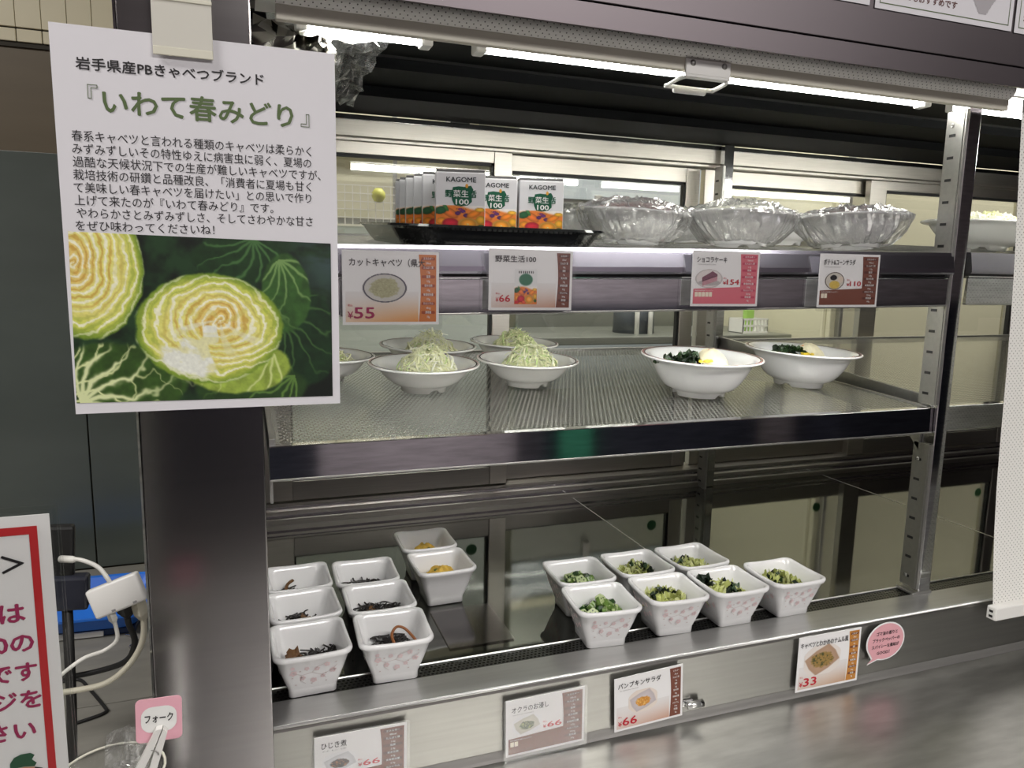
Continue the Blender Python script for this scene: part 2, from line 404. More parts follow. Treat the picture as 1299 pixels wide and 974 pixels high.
# front ledge: sloped cove at the foot, face, bright nosing, top
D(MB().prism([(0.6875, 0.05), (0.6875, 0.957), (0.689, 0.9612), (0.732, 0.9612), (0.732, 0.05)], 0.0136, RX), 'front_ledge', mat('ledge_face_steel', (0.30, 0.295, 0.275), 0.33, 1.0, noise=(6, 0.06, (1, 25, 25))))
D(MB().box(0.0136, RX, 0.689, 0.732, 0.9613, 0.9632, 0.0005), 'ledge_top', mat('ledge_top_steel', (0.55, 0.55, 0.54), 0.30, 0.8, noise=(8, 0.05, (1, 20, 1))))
D(MB().prism([(0.6835, 0.8792), (0.6872, 0.8792), (0.6872, 0.8895), (0.6862, 0.886), (0.6848, 0.882)], 0.0136, RX), 'cove_bead', steel)
D(MB().tube([(0.0136, 0.6885, 0.9615), (RX, 0.6885, 0.9615)], 0.0016, 8), 'nosing', bright, True)
# perforated grille strip between ledge and deck
gv = []; gf = []
def perf_plate(x0, x1, y0, y1, px, py, hx, hy, z=0.0, edge=0.004):
    """staggered rectangular perforations; returns verts, faces"""
    xa, xb, ya, yb = x0+edge, x1-edge, y0+edge, y1-edge
    nx = int((xb-xa)/px); ny = int((yb-ya)/py); px = (xb-xa)/nx; py = (yb-ya)/ny
    V = []; F = []
    J, I = np.meshgrid(np.arange(ny), np.arange(nx), indexing='ij')
    off = (J % 2)*0.5; n_in = np.where(J % 2 == 1, nx-1, nx)
    keep = I < n_in; I = I[keep]; J = J[keep]; off = off[keep]
    cx = xa+(I+off)*px; cy = ya+J*py; N = len(cx)
    o = np.array([(0, 0), (1, 0), (1, 1), (0, 1)])*[px, py]
    m_ = np.array([px/2, py/2]); h = np.array([(-hx, -hy), (hx, -hy), (hx, hy), (-hx, hy)])/2+m_
    loc = np.concatenate([o, h]); P_ = np.stack([cx, cy], 1)[:, None, :]+loc[None]
    V = np.concatenate([P_.reshape(-1, 2), np.full((N*8, 1), z)], 1)
    q = np.array([(0, 1, 5, 4), (1, 2, 6, 5), (2, 3, 7, 6), (3, 0, 4, 7)])
    F = (np.arange(N)[:, None, None]*8+q[None]).reshape(-1, 4)
    V = V.tolist(); F = F.tolist()
    for j in range(1, ny, 2):   # half-cells closing the staggered rows
        y = ya+j*py
        for (a, b) in ((xa, xa+px/2), (xb-px/2, xb)):
            k = len(V); V += [(a, y, z), (b, y, z), (b, y+py, z), (a, y+py, z)]; F.append((k, k+1, k+2, k+3))
    for (a, b, c, d) in ((x0, x1, y0, ya), (x0, x1, yb, y1), (x0, xa, ya, yb), (xb, x1, ya, yb)):
        k = len(V); V += [(a, c, z), (b, c, z), (b, d, z), (a, d, z)]; F.append((k, k+1, k+2, k+3))
    return V, F
g = MB(); v, f = perf_plate(0.0136, RX, 0.732, 0.7565, 0.0048, 0.0045, 0.0026, 0.0022, 0.9622, 0.002); g.add(v, f)
D(g, 'perforated_grille', mat('dark_grille_steel', (0.12, 0.12, 0.115), 0.3, 1.0))
D(MB().box(0.0136, RX, 0.732, 0.757, 0.93, 0.932), 'grille_trough', dark_in)
D(MB().tube([(0.0136, 0.7572, 0.9632), (RX, 0.7572, 0.9632)], 0.0011, 6), 'deck_edge_wire', bright)
dx = [0.0136, 0.5915, 1.196, 1.80, RX]
for a, b in zip(dx[:-1], dx[1:]):
    D(MB().box(a+0.0006, b-0.0006, 0.7585, 1.272, 0.955, 0.9625, 0.0004), 'deck_plate', deck_m)
D(MB().box(0.0136, RX, 0.757, 1.275, 0.90, 0.954), 'deck_base', dark_in)
for a in dx[1:-1]: D(MB().box(a-0.0007, a+0.0007, 0.7585, 1.272, 0.955, 0.9629), 'deck_seam', bright)
D(MB().box(0.0136, 0.0156, 0.79, 1.28, 0.963, 1.66), 'end_panel', steel_v)
D(MB().box(0.10, RX, 0.80, 1.30, 0.05, 0.90), 'machine_base', dark_in)
# sill stack under the sliding doors
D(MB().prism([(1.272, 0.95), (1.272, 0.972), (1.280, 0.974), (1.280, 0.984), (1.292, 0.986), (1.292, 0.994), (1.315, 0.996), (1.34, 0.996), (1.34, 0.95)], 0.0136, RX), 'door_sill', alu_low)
D(MB().box(0.0136, RX, 1.276, 1.2785, 0.9735, 0.978), 'sill_track', mirror)
D(MB().box(0.0136, RX, 1.287, 1.2895, 0.9855, 0.989), 'sill_track', mirror)
# head frame over the doors
D(MB().prism([(1.285, 1.645), (1.285, 1.612), (1.288, 1.610), (1.294, 1.610), (1.294, 1.606), (1.34, 1.606), (1.34, 1.645)], 0.0136, RX), 'door_head', alu)
D(MB().box(0.0136, RX, 1.2795, 1.285, 1.636, 1.6445, 0.001), 'head_lip', mirror)
# black stepped soffit under the hood
D(MB().prism([(0.800, 1.652), (0.865, 1.658), (0.868, 1.652), (0.985, 1.661), (0.99, 1.648), (1.125, 1.656), (1.13, 1.643), (1.279, 1.646), (1.28, 1.90), (0.800, 1.90)], 0.0136, RX), 'soffit', black_paint)
# hood fascia, two steel sheets with a seam
D(MB().prism([(0.668, 1.624), (0.668, 1.6450), (0.80, 1.6450), (0.80, 1.6420), (0.672, 1.6420), (0.672, 1.624)], 0.0, RX), 'fascia_strip', steel_fascia)
D(MB().box(0.0, RX, 0.6665, 0.80, 1.6462, 1.95, 0.0006), 'fascia_panel', steel_fascia)
D(MB().box(0.0, RX, 0.672, 0.80, 1.643, 1.648), 'fascia_gap', rubber)
D(MB().box(0.02, RX, 0.7585, 0.802, 1.6405, 1.6435), 'lamp_housing', white_pl)
D(MB().box(0.015, RX, 1.34, 1.345, 0.05, 0.96), 'rear_skirt', steel)
D(MB().box(0.015, RX, 0.80, 1.34, 1.66, 1.95), 'hood_box', dark_in)

# ------------------------------------------------------------------ tube lamps under the hood
tube_m = mat('lit_tube', (1, 1, 1), 0.4, emit=((1.0, 1.0, 0.94), TUBE))
for nm, x0, x1 in (('left tube lamp under the hood, its end wrapped in foil', 0.055, 0.190), ('long middle tube lamp under the hood behind the white handle', 0.235, 0.86), ('tube lamp under the hood of the right-hand bay', 0.905, 1.8)):
    t = thing('tube_lamp', nm, 'lamp', (x0, 0.787, 1.630), group=None)
    L = x1-x0
    MB().tube([(0.012, 0, 0), (L-0.012, 0, 0)], 0.0075, 12).build('tube', tube_m, t, True)
    for xx in (0, L-0.012): MB().box(xx, xx+0.012, -0.010, 0.010, -0.009, 0.0105, 0.002).build('end_cap', white_pl, t)

sl_m = mat('lit_shelf_strip', (1, 1, 1), 0.4, emit=((1.0, 1.0, 0.95), 45.0))
t = thing('shelf_lamp', 'slim strip lamp fixed under the upper shelf just behind the price rail', 'lamp', (0.05, 0.752, 1.378), (0, -0.0145, 0))  # hidden lamp added to brighten the bowls on the middle shelf
MB().box(0, 0.78, 0, 0.014, 0.004, 0.010, 0.001).build('housing', white_pl, t)
MB().box(0.01, 0.77, 0.002, 0.012, 0.0, 0.0039, 0.001).build('diffuser', sl_m, t)
# ------------------------------------------------------------------ sliding doors at the back of the case
def sliding_door(x0, x1, Y, label, lb=0.030, rb=0.030, zb=0.9965, zt=1.605, bot=0.048, top=0.030, gl=0.0):
    t = thing('sliding_glass_door', label, 'door', (x0, Y, zb)); w_ = x1-x0; h = zt-zb
    MB().box(0, lb, 0, 0.016, 0, h, 0.001).build('stile', alu, t)
    MB().box(w_-rb, w_, 0, 0.016, 0, h, 0.001).build('stile', alu, t)
    MB().box(lb, w_-rb, 0.001, 0.015, h-top, h, 0.001).build('top_rail', alu, t)
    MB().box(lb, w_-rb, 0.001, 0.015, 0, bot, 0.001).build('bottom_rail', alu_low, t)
    gm = MB(); g_ = 0.005; a, b, c, d = lb, w_-rb, bot, h-top
    gm.box(a, b, 0.003, 0.013, d-g_, d); gm.box(a, b, 0.003, 0.013, c, c+g_*0.4); gm.box(a, a+g_*0.6, 0.003, 0.013, c, d); gm.box(b-g_, b, 0.003, 0.013, c, d)
    gm.build('gasket', rubber, t)
    MB().box(a, b, 0.0075, 0.0095, c, d).build('glass_pane', glass, t)
    return t
sliding_door(0.02, 0.462, 1.296, 'glass sliding door at the far left behind the cartons', 0.05, 0.034, top=0.020, bot=0.034)
sliding_door(0.450, 0.868, 1.318, 'glass sliding door left of the slotted rear post', 0.012, 0.030, top=0.028, bot=0.034)
sliding_door(0.880, 1.325, 1.318, 'glass sliding door right of the slotted rear post', 0.03, 0.012, top=0.028, bot=0.034)
sliding_door(1.285, 1.79, 1.296, 'glass sliding door with cream view behind the front post', 0.045, 0.034, top=0.020, bot=0.034)
sliding_door(1.775, 2.48, 1.318, 'glass sliding door at the far right of the case', 0.012, 0.03, top=0.028, bot=0.034)

gs_m = mat('green_sticker', (0.04, 0.22, 0.07), 0.5)
for xx, yy, lab in ((0.395, 1.2945, 'green round sticker low on the far left glass door, mirrored in the deck'), (0.80, 1.3165, 'green round sticker low on the glass door left of the rear post'), (1.235, 1.3165, 'green round sticker low on the glass door behind the front post'), (1.72, 1.2945, 'green round sticker low on the right-hand glass door')):
    q_ = MB(); q_.plate([(0.011*math.cos(2*PI*i/20), 0.011*math.sin(2*PI*i/20)) for i in range(20)], -0.0003, 0.0003)
    tag(q_.build('round_sticker', gs_m, None, loc=(xx, yy+0.009 - 0.0022, 1.056)), lab, 'sticker')
# ------------------------------------------------------------------ posts
def slotted(name, h, par, loc, pitch=0.028, rot=0):
    """slotted standard: face to -x with dark slots, ribbed edge to the front"""
    b = MB(); b.box(0, 0.003, 0.0, 0.018, 0, h); b.box(-0.0005, 0.004, -0.003, 0.0, 0, h); b.box(-0.002, 0.001, -0.0085, -0.003, 0, h); b.box(-0.001, 0.004, -0.011, -0.0085, 0, h)
    o = b.build(name, steel, par, loc=loc)
    n = int(h/pitch)
    sm = MB()
    for i in range(n):
        z = 0.012+i*pitch; sm.box(-0.0006, 0.0, 0.0035, 0.0125, z, z+0.0035)
    sm.build('slots', rubber, o)['kind'] = 'stuff'
    return o
fp = thing('front_post', 'mirror-polished front post between the two shelf bays', 'post', (0.882, 0.742, 0.963))
MB().box(-0.0105, 0.0105, -0.0125, 0.014, 0.0, 0.66, 0.001).build('post', mirror, fp)
slotted('slotted_strip', 0.38, fp, (-0.0145, -0.002, 0.268))
slotted('slotted_strip', 0.205, fp, (-0.0145, -0.002, 0.008))
for z in (0.63, 0.40, 0.19, 0.022):
    q = MB(); v, f = lathe([(0.0, 0.0006), (0.0016, 0.0008), (0.0030, 0.0)], 12); q.add([(-c_, a_, b_) for a_, b_, c_ in v], f); q.build('screw', steel, fp, loc=(-0.0152, 0.007, z))
MB().box(-0.021, 0.013, -0.014, 0.016, 0.0, 0.004, 0.0008).build('foot_plate', steel, fp)
rp = thing('rear_post', 'slim slotted rear post with clear strip standing before the glass doors', 'post', (0.885, 1.262, 0.963))
MB().box(-0.0005, 0.0205, 0.0, 0.014, 0.0, 0.682, 0.001).build('post', mirror, rp)
slotted('slotted_strip', 0.64, rp, (-0.010, -0.002, 0.0), 0.025)

# ------------------------------------------------------------------ shelves
def shelf(label, x0, x1, z_front, tilt, yf, depth, two_band, ry=0.0, left_cap=True):
    """perforated shelf, origin at the top front left corner, tilted down to the front"""
    t = thing('perforated_shelf', label, 'shelf', (x0, yf, z_front), (math.atan(tilt), ry, 0)); W = x1-x0
    v, f = perf_plate(0.006, W-0.006, 0.010, depth-0.006, 0.0058, 0.0064, 0.0040, 0.0040, -0.001)
    p = MB(); p.add(v, f); p.build('perforated_plate', perf_m, t)
    r = MB()
    if two_band:
        r.prism([(0, 0), (0.010, 0), (0.010, -0.0275), (-0.0042, -0.0275), (-0.0056, -0.0250), (-0.0049, -0.020), (-0.0030, -0.012), (-0.0011, -0.004)], 0, W)
    else:
        r.prism([(0, -0.0008), (0.001, 0), (0.010, 0), (0.010, -0.0335), (-0.0016, -0.0335), (-0.0024, -0.0325)], 0, W)
    r.build('front_rail', mirror if not two_band else mat('satin_price_rail', (0.40, 0.39, 0.45), 0.16, 1.0), t)
    if two_band:
        MB().box(0, W, 0.004, 0.006, -0.034, -0.0235).build('rail_groove', rubber, t)
        MB().box(0.0, W, -0.0024, 0.004, -0.0325, -0.0305, 0.0003).build('rail_lip', mirror, t)
        MB().prism([(-0.0018, -0.0335), (-0.0030, -0.055), (-0.0037, -0.067), (0.001, -0.067), (0.001, -0.0335)], 0, W).build('price_rail', mirror, t)
        MB().box(0, W, -0.0045, 0.001, -0.069, -0.067, 0.0004).build('rail_lip', steel, t)
    else:
        MB().box(0, W, -0.0034, 0.0, -0.0345, -0.0325, 0.0003).build('rail_lip', steel, t)
    MB().box(0, 0.006, 0.006, depth, -0.02, 0.006, 0.0006).build('side_frame', steel, t)
    MB().box(W-0.006, W, 0.006, depth, -0.02, 0.001, 0.0006).build('side_frame', steel, t)
    MB().box(0, W, depth-0.006, depth, -0.012, 0.002, 0.0006).build('back_frame', steel, t)
    for a, b in ((0.0, 0.003), (W-0.003, W)):
        br = MB(); br.prism([(0.012, -0.02), (depth-0.004, -0.02), (depth-0.004, -0.06), (depth*0.55, -0.026), (0.05, -0.026), (0.012, -0.062)], a, b)
        br.build('bracket', steel, t)
    return t
s_mid = shelf('long perforated steel shelf at mid height carrying the salad bowls', 0.019, 0.8705, 1.2265, 0.055, 0.735, 0.525, False)
shelf('perforated middle shelf of the right-hand bay behind the rolled-down screen', 0.8965, 1.76, 1.2275, 0.078, 0.735, 0.525, False)
s_top = shelf('upper perforated steel shelf with the price rail, carrying cartons and wrapped bowls', 0.019, 0.870, 1.4195, 0.055, 0.730, 0.515, True, ry=-0.0145)
shelf('upper perforated shelf of the right-hand bay with one cabbage bowl', 0.907, 1.76, 1.4335, 0.055, 0.735, 0.515, True)
def zmid(y): return 1.2265+(y-0.735)*0.055
def ztop(x, y): return 1.4195+(y-0.730)*0.055+(x-0.019)*0.0145

# ------------------------------------------------------------------ roll screens
dot_m = dotted('pinholed_screen', (0.84, 0.83, 0.79, 1), (0.10, 0.10, 0.09, 1), 0.0048, 0.14)
def uv_mesh(verts_rows, us, vs):
    nr = len(vs); nc = len(us); V = [p for row in verts_rows for p in row]
    F = [(i*nc+j, i*nc+j+1, (i+1)*nc+j+1, (i+1)*nc+j) for i in range(nr-1) for j in range(nc-1)]
    me = mesh(V, F, True); uv = me.uv_layers.new(name='UVMap')
    for lp in me.loops:
        k = lp.vertex_index; uv.data[lp.index].uv = (us[k % nc], vs[k//nc])
    return me
rs = thing('roll_screen', 'rolled-up white pinholed night screen above the left bay, with handle', 'screen', (0.034, 0.70, 1.605))
W = 0.863
prof = [(-0.0005, 0.012), (-0.005, 0.0145), (-0.0085, 0.0185), (-0.010, 0.023), (-0.0085, 0.0275), (-0.004, 0.031), (0.002, 0.0325)]
vv = [0]
for a, b in zip(prof[:-1], prof[1:]): vv.append(vv[-1]+math.dist(a, b))
us = [0, W]
obj('pinholed_sheet', uv_mesh([[(x, a, b) for x in us] for a, b in prof], us, vv), dot_m, rs)
MB().box(0, W, -0.002, 0.006, 0.0, 0.0128, 0.001).build('bottom_bar', beige_pl, rs)
MB().tube([(0, 0.004, 0.026), (W, 0.004, 0.026)], 0.0075, 12).build('roller', white_pl, rs, True)
hd = MB()
hd.box(0.4, 0.454, -0.005, -0.002, -0.004, 0.0115, 0.0008); hd.box(0.4, 0.454, -0.005, 0.004, -0.0065, -0.0035, 0.0008)
hob = hd.build('handle', white_pl, rs)
path = [(0.404, 0.0, -0.005), (0.399, 0.006, -0.0065), (0.399, 0.027, -0.0085), (0.402, 0.031, -0.0085), (0.452, 0.031, -0.0085), (0.456, 0.027, -0.0085), (0.456, 0.006, -0.0065), (0.452, 0.0, -0.005)]
MB().tube(smooth_path(path, 3), 0.0022, 8).build('bail', white_pl, hob, True)
MB().tube([(0.409, 0.031, -0.0105), (0.447, 0.031, -0.0105)], 0.0040, 10).build('grip', white_pl, hob, True)
for xx in (0.408, 0.446):
    q = MB(); v, f = lathe([(0, 0.0012), (0.0022, 0.0012), (0.0034, 0.0)], 14); q.add([(a_, -c_, b_) for a_, b_, c_ in v], f)
    q.build('screw', steel, hob, True, loc=(xx, -0.005, 0.0075))
rs2 = thing('roll_screen', 'white pinholed night screen pulled down over the right-hand bay', 'screen', (0.936, 0.668, 0.945))
W2 = 0.85; us = [0.0, W2]; rows = []; vv = []
for i in range(13):
    t_ = i/12; vv.append(t_*0.68); yy = 0.004+0.034*t_+0.006*math.sin(t_*PI*2.0)*(1-t_); rows.append([(0.006-0.012*t_+x, yy, 0.014+0.664*t_) for x in us])
obj('pinholed_sheet', uv_mesh(rows, us, vv), dot_m, rs2)
MB().box(0, W2+0.01, -0.006, 0.008, 0.0, 0.018, 0.0015).build('bottom_bar', white_pl, rs2)
MB().box(-0.0012, 0.0, -0.0045, 0.0065, 0.001, 0.017, 0.0005).build('bar_end_cap', white_pl, rs2)
for zz in (0.0055, 0.0125): MB().box(-0.0018, -0.001, -0.002, 0.003, zz-0.0015, zz+0.0015).build('screw_recess', rubber, rs2)
#PART2
# ------------------------------------------------------------------ stand-in furniture added behind the camera to tone the rail reflections
navy = mat('dark_navy_panel', (0.02, 0.022, 0.035), 0.4)
for i, (a, b) in enumerate(((-1.5, 0.35), (1.62, 3.15), (3.8, 6.5))):
    tag(MB().box(a, b, -2.95, -2.5, 0.0, 1.22, 0.01).build('hall_cabinet', navy), ['dark navy cabinet at the hall end seen mirrored at the left of the shelf rail', 'dark navy cabinet seen mirrored in the middle of the shelf rail', 'dark navy cabinet seen mirrored at the right of the shelf rail'][i], 'cabinet')
tag(MB().box(1.70, 1.90, -2.46, -2.40, 0.0, 1.0, 0.01).build('hall_banner', mat('green_banner', (0.03, 0.20, 0.12), 0.6)), 'green banner standing in the hall, mirrored in the shelf rail', 'banner')

# ------------------------------------------------------------------ kitchen behind the glass doors
kst = mat('kitchen_steel', (0.27, 0.28, 0.25), 0.35, 0.6)
kcream = mat('kitchen_cream_enamel', (0.66, 0.63, 0.47), 0.4)
kblue = mat('pale_bluish_enamel', (0.38, 0.42, 0.45), 0.4)
t = thing('kitchen_range', 'steel kitchen unit with a cream stripe seen through the middle doors', 'kitchen unit', (0.95, 2.6, 0.0))
MB().box(0, 1.32, 0.0, 0.5, 0.0, 2.3, 0.01).build('body', kst, t)
MB().box(0, 1.32, -0.012, 0, 1.815, 1.85, 0.002).build('stripe', kcream, t)
MB().box(0, 1.0, -0.010, 0, 1.66, 1.80, 0.003).build('door', kblue, t)
MB().box(0.30, 0.33, -0.02, 0, 1.60, 1.68, 0.003).build('handle', steel, t)
MB().box(0, 1.32, -0.014, 0, 1.50, 1.515, 0.002).build('shelf_edge', steel, t)
MB().box(0, 0.75, -0.010, 0, 0.95, 1.18, 0.003).build('door', kblue, t)
MB().box(1.02, 1.13, -0.012, 0, 1.86, 1.93, 0.003).build('control_panel', navy, t)
t = thing('kitchen_worktop', 'pale worktop behind the doors carrying the white basket', 'worktop', (0.6, 2.1, 0.0))
MB().box(0.10, 1.19, 0, 0.4, 1.17, 1.195, 0.003).build('top', kst, t)
for a in (0.12, 1.14):
    for b in (0.02, 0.34): MB().box(a, a+0.04, b, b+0.04, 0, 1.17, 0.002).build('leg', kst, t)
t = thing('tall_cupboard', 'tall cream cupboard seen through the right-hand doors', 'cupboard', (1.80, 1.95, 0.0))
MB().box(0, 2.4, 0.02, 0.6, 0, 2.4, 0.01).build('body', kcream, t)
for k in range(3): MB().box(0.01+k*0.80, 0.79+k*0.80, 0, 0.019, 0.1, 2.35, 0.004).build('door', kcream, t)
MB().box(0.03, 0.045, -0.02, 0.0, 1.0, 1.9, 0.003).build('handle', steel, t)
t = thing('small_basket', 'white slotted plastic basket with a green packet, behind the glass', 'basket', (1.63, 2.16, 1.195))
bk = MB()
for k in range(8): bk.box(k*0.014, k*0.014+0.006, 0, 0.003, 0, 0.05)
for z in (0, 0.022, 0.045): bk.box(0, 0.104, -0.001, 0.004, z, z+0.007)
bk.box(0, 0.104, 0.08, 0.083, 0, 0.05); bk.box(0, 0.003, 0, 0.083, 0, 0.05); bk.box(0.101, 0.104, 0, 0.083, 0, 0.05); bk.box(0, 0.104, 0, 0.083, 0, 0.002)
bk.build('basket_body', white_pl, t)
tag(MB().box(1.655, 1.69, 2.18, 2.20, 1.20, 1.275, 0.003).build('green_packet', mat('lime_packet', (0.35, 0.60, 0.12), 0.5)), 'lime green packet standing in the white basket behind the glass', 'packet')
t = thing('rice_warmer', 'dark round-topped canister with two white handles behind the glass', 'canister', (1.25, 2.25, 1.195))
q = MB(); v, f = lathe([(0.0, 0.105), (0.03, 0.104), (0.055, 0.092), (0.068, 0.07), (0.07, 0.0), (0.0, 0.0)], 24); q.add(v, f); q.build('body', mat('dark_slate_plastic', (0.05, 0.06, 0.075), 0.4), t, True)
for xx in (-0.03, 0.02):
    MB().tube([(xx, -0.078, 0.0), (xx, -0.078, 0.08), (xx, -0.074, 0.095), (xx, -0.05, 0.10)], 0.008, 8).build('handle', white_pl, t, True)
t = thing('storage_rack', 'pale rack with wire baskets seen through the left door', 'rack', (0.05, 1.95, 0.0))
MB().box(0.0, 0.62, 0, 0.3, 0.0, 1.50, 0.004).build('body', mat('pale_rack', (0.55, 0.60, 0.58), 0.5), t)
MB().box(0.0, 0.62, -0.002, 0, 1.505, 1.52).build('shelf_edge', steel, t)
MB().box(0.36, 0.372, 0.2, 0.21, 1.5, 2.3, 0.001).build('pole', steel, t)
wb = MB()
for k in range(15): wb.box(0.10+k*0.019, 0.102+k*0.019, -0.030, -0.028, 1.50, 1.60)
for k in range(6): wb.box(0.10, 0.37, -0.031, -0.029, 1.50+k*0.0195, 1.502+k*0.0195)
wb.build('wire_basket', white_pl, t)['kind'] = 'stuff'
v, f = lathe([(0.0, 0.018), (0.010, 0.016), (0.017, 0.006), (0.017, -0.005), (0.011, -0.015), (0.0, -0.018)], 20)
q = MB(); q.add(v, f); tag(q.build('lemon', mat('yellow_green_peel', (0.45, 0.45, 0.08), 0.45, bump=(80, 0.2)), None, True, loc=(0.330, 1.925, 1.577)), 'yellow-green round fruit hanging behind the left glass door', 'fruit')
t = thing('wall_clock_box', 'black box with pale frame on the cream kitchen wall', 'box', (0.90, 3.36, 1.93))
MB().box(0, 0.09, 0, 0.04, 0, 0.12, 0.003).build('box', dark_in, t)
MB().box(-0.02, 0.0, 0, 0.04, -0.01, 0.13, 0.003).build('frame', white_pl, t)
t = thing('wall_cabinet', 'cream wall cabinets high on the kitchen wall behind the left door', 'cabinet', (0.0, 3.05, 1.98))
for k in range(2): MB().box(0.0+k*0.35, 0.345+k*0.35, 0, 0.34, 0, 0.5, 0.004).build('door', cream, t)

# ------------------------------------------------------------------ small square bowls on the deck
def sq_loop(h, r, z, wave=0.0, n=6):
    """rounded square loop, half size h, corner radius r"""
    pts = []
    for (sx, sy, a0) in ((1, 1, 0), (-1, 1, PI/2), (-1, -1, PI), (1, -1, 1.5*PI)):
        cx, cy = sx*(h-r), sy*(h-r)
        for i in range(n+1):
            a = a0+PI/2*i/n; pts.append((cx+r*math.cos(a), cy+r*math.sin(a)))
    out = []
    m = len(pts)
    for i in range(m):   # add 3 points along each straight edge
        p, q = pts[i], pts[(i+1) % m]; out.append(p)
        if (i+1) % (n+1) == 0:
            for k in (0.25, 0.5, 0.75): out.append((p[0]+(q[0]-p[0])*k, p[1]+(q[1]-p[1])*k))
    res = []
    for x, y in out:
        c = min(1, (min(abs(x), abs(y))/h)); s_ = c*c
        res.append((x, y, z+wave*(s_-0.45)))
    return res
def loops_mesh(loops, close_bottom=True, close_top=True):
    n = len(loops[0]); V = [p for l in loops for p in l]; F = []
    for i in range(len(loops)-1):
        for k in range(n): F.append((i*n+k, i*n+(k+1) % n, (i+1)*n+(k+1) % n, (i+1)*n+k))
    if close_bottom: F.append(tuple(range(n-1, -1, -1)))
    if close_top: F.append(tuple((len(loops)-1)*n+k for k in range(n)))
    return V, F
BH = 0.052
L_ = [sq_loop(.0220, .004, 0), sq_loop(.0240, .005, 0.0008), sq_loop(.0246, .0055, 0.009), sq_loop(.0254, .006, 0.0105), sq_loop(.0312, .008, 0.028), sq_loop(.0362, .010, 0.0440, .0010),
      sq_loop(.0388, .011, 0.0462, .0013), sq_loop(.0397, .0115, 0.0490, .0015), sq_loop(.0392, .0112, 0.0514, .0016), sq_loop(.0372, .0105, 0.0520, .0016), sq_loop(.0350, .0098, 0.0502, .0014),
      sq_loop(.0330, .009, 0.043, .0006), sq_loop(.0287, .008, 0.027), sq_loop(.0228, .007, 0.009), sq_loop(.0160, .006, 0.0062), sq_loop(.006, .003, 0.0058)]
bv, bf = loops_mesh(L_)
BOWL = mesh(bv, bf, True, 'square_bowl'); BOWL.materials.append(melamine)
def blossom(seed, side=0):
    r = random.Random(seed); v0 = Vector((0, -0.0256, 0.0105)); up = (Vector((0, -0.0364, 0.0440))-v0); hgt = up.length; up.normalize(); nrm = Vector((0, -up.z, up.y))
    fl = MB(); tw = MB()
    def P3(a, b, e=0.0005): return Vector((a, 0, 0))+v0+up*b+nrm*(e+0.0003)
    def disc(mb, a, b, rx, ry, n=8, e=0.0005):
        k = len(mb.v); mb.v += [tuple(P3(a+rx*math.cos(2*PI*i/n), b+ry*math.sin(2*PI*i/n), e)) for i in range(n)]; mb.f.append(tuple(range(k, k+n))); mb.mi.append(mb.cur)
    def lim(b): return 0.016+0.013*b/hgt
    main = [(-0.021, 0.024), (-0.012, 0.019), (-0.002, 0.021), (0.008, 0.016), (0.019, 0.021), (0.023, 0.027)]
    branch = [[(-0.002, 0.021), (0.004, 0.028), (0.012, 0.031)], [(-0.012, 0.019), (-0.013, 0.012), (-0.008, 0.007)], [(0.008, 0.016), (0.012, 0.011)]]
    for ln in [main]+branch:
        for (a, b), (c, d) in zip(ln[:-1], ln[1:]):
            e = Vector((c-a, d-b)); q = Vector((-e.y, e.x)).normalized()*0.00022; k = len(tw.v)
            tw.v += [tuple(P3(a+q.x, b+q.y)), tuple(P3(a-q.x, b-q.y)), tuple(P3(c-q.x, d-q.y)), tuple(P3(c+q.x, d+q.y))]; tw.f.append((k, k+1, k+2, k+3)); tw.mi.append(0)
    for (a, b, s) in ((-0.020, 0.023, 1.2), (-0.011, 0.015, 1.0), (0.0, 0.010, 1.1), (0.003, 0.025, 0.9), (0.013, 0.029, 1.0), (0.019, 0.020, 1.1), (0.009, 0.014, 0.8), (-0.007, 0.027, 0.8), (-0.021, 0.030, 0.7)):
        if abs(a) > lim(b): continue
        r0 = r.random()*6
        for k in range(5):
            an = r0+2*PI*k/5; disc(fl, a+0.0019*s*math.cos(an), b+0.0019*s*math.sin(an), 0.00135*s, 0.00135*s)
    for k in range(9):
        b = r.uniform(0.006, 0.032); a = r.uniform(-lim(b), lim(b)); disc(tw, a, b, 0.0011, 0.0008, 6)
    return fl, tw
fl, tw = blossom(1); fl_me = mesh(fl.v, fl.f); fl_me.materials.append(pale_pink); tw_me = mesh(tw.v, tw.f); tw_me.materials.append(pale_twig)
GX = {0: 0.055, 1: 0.140, 2: 0.236}
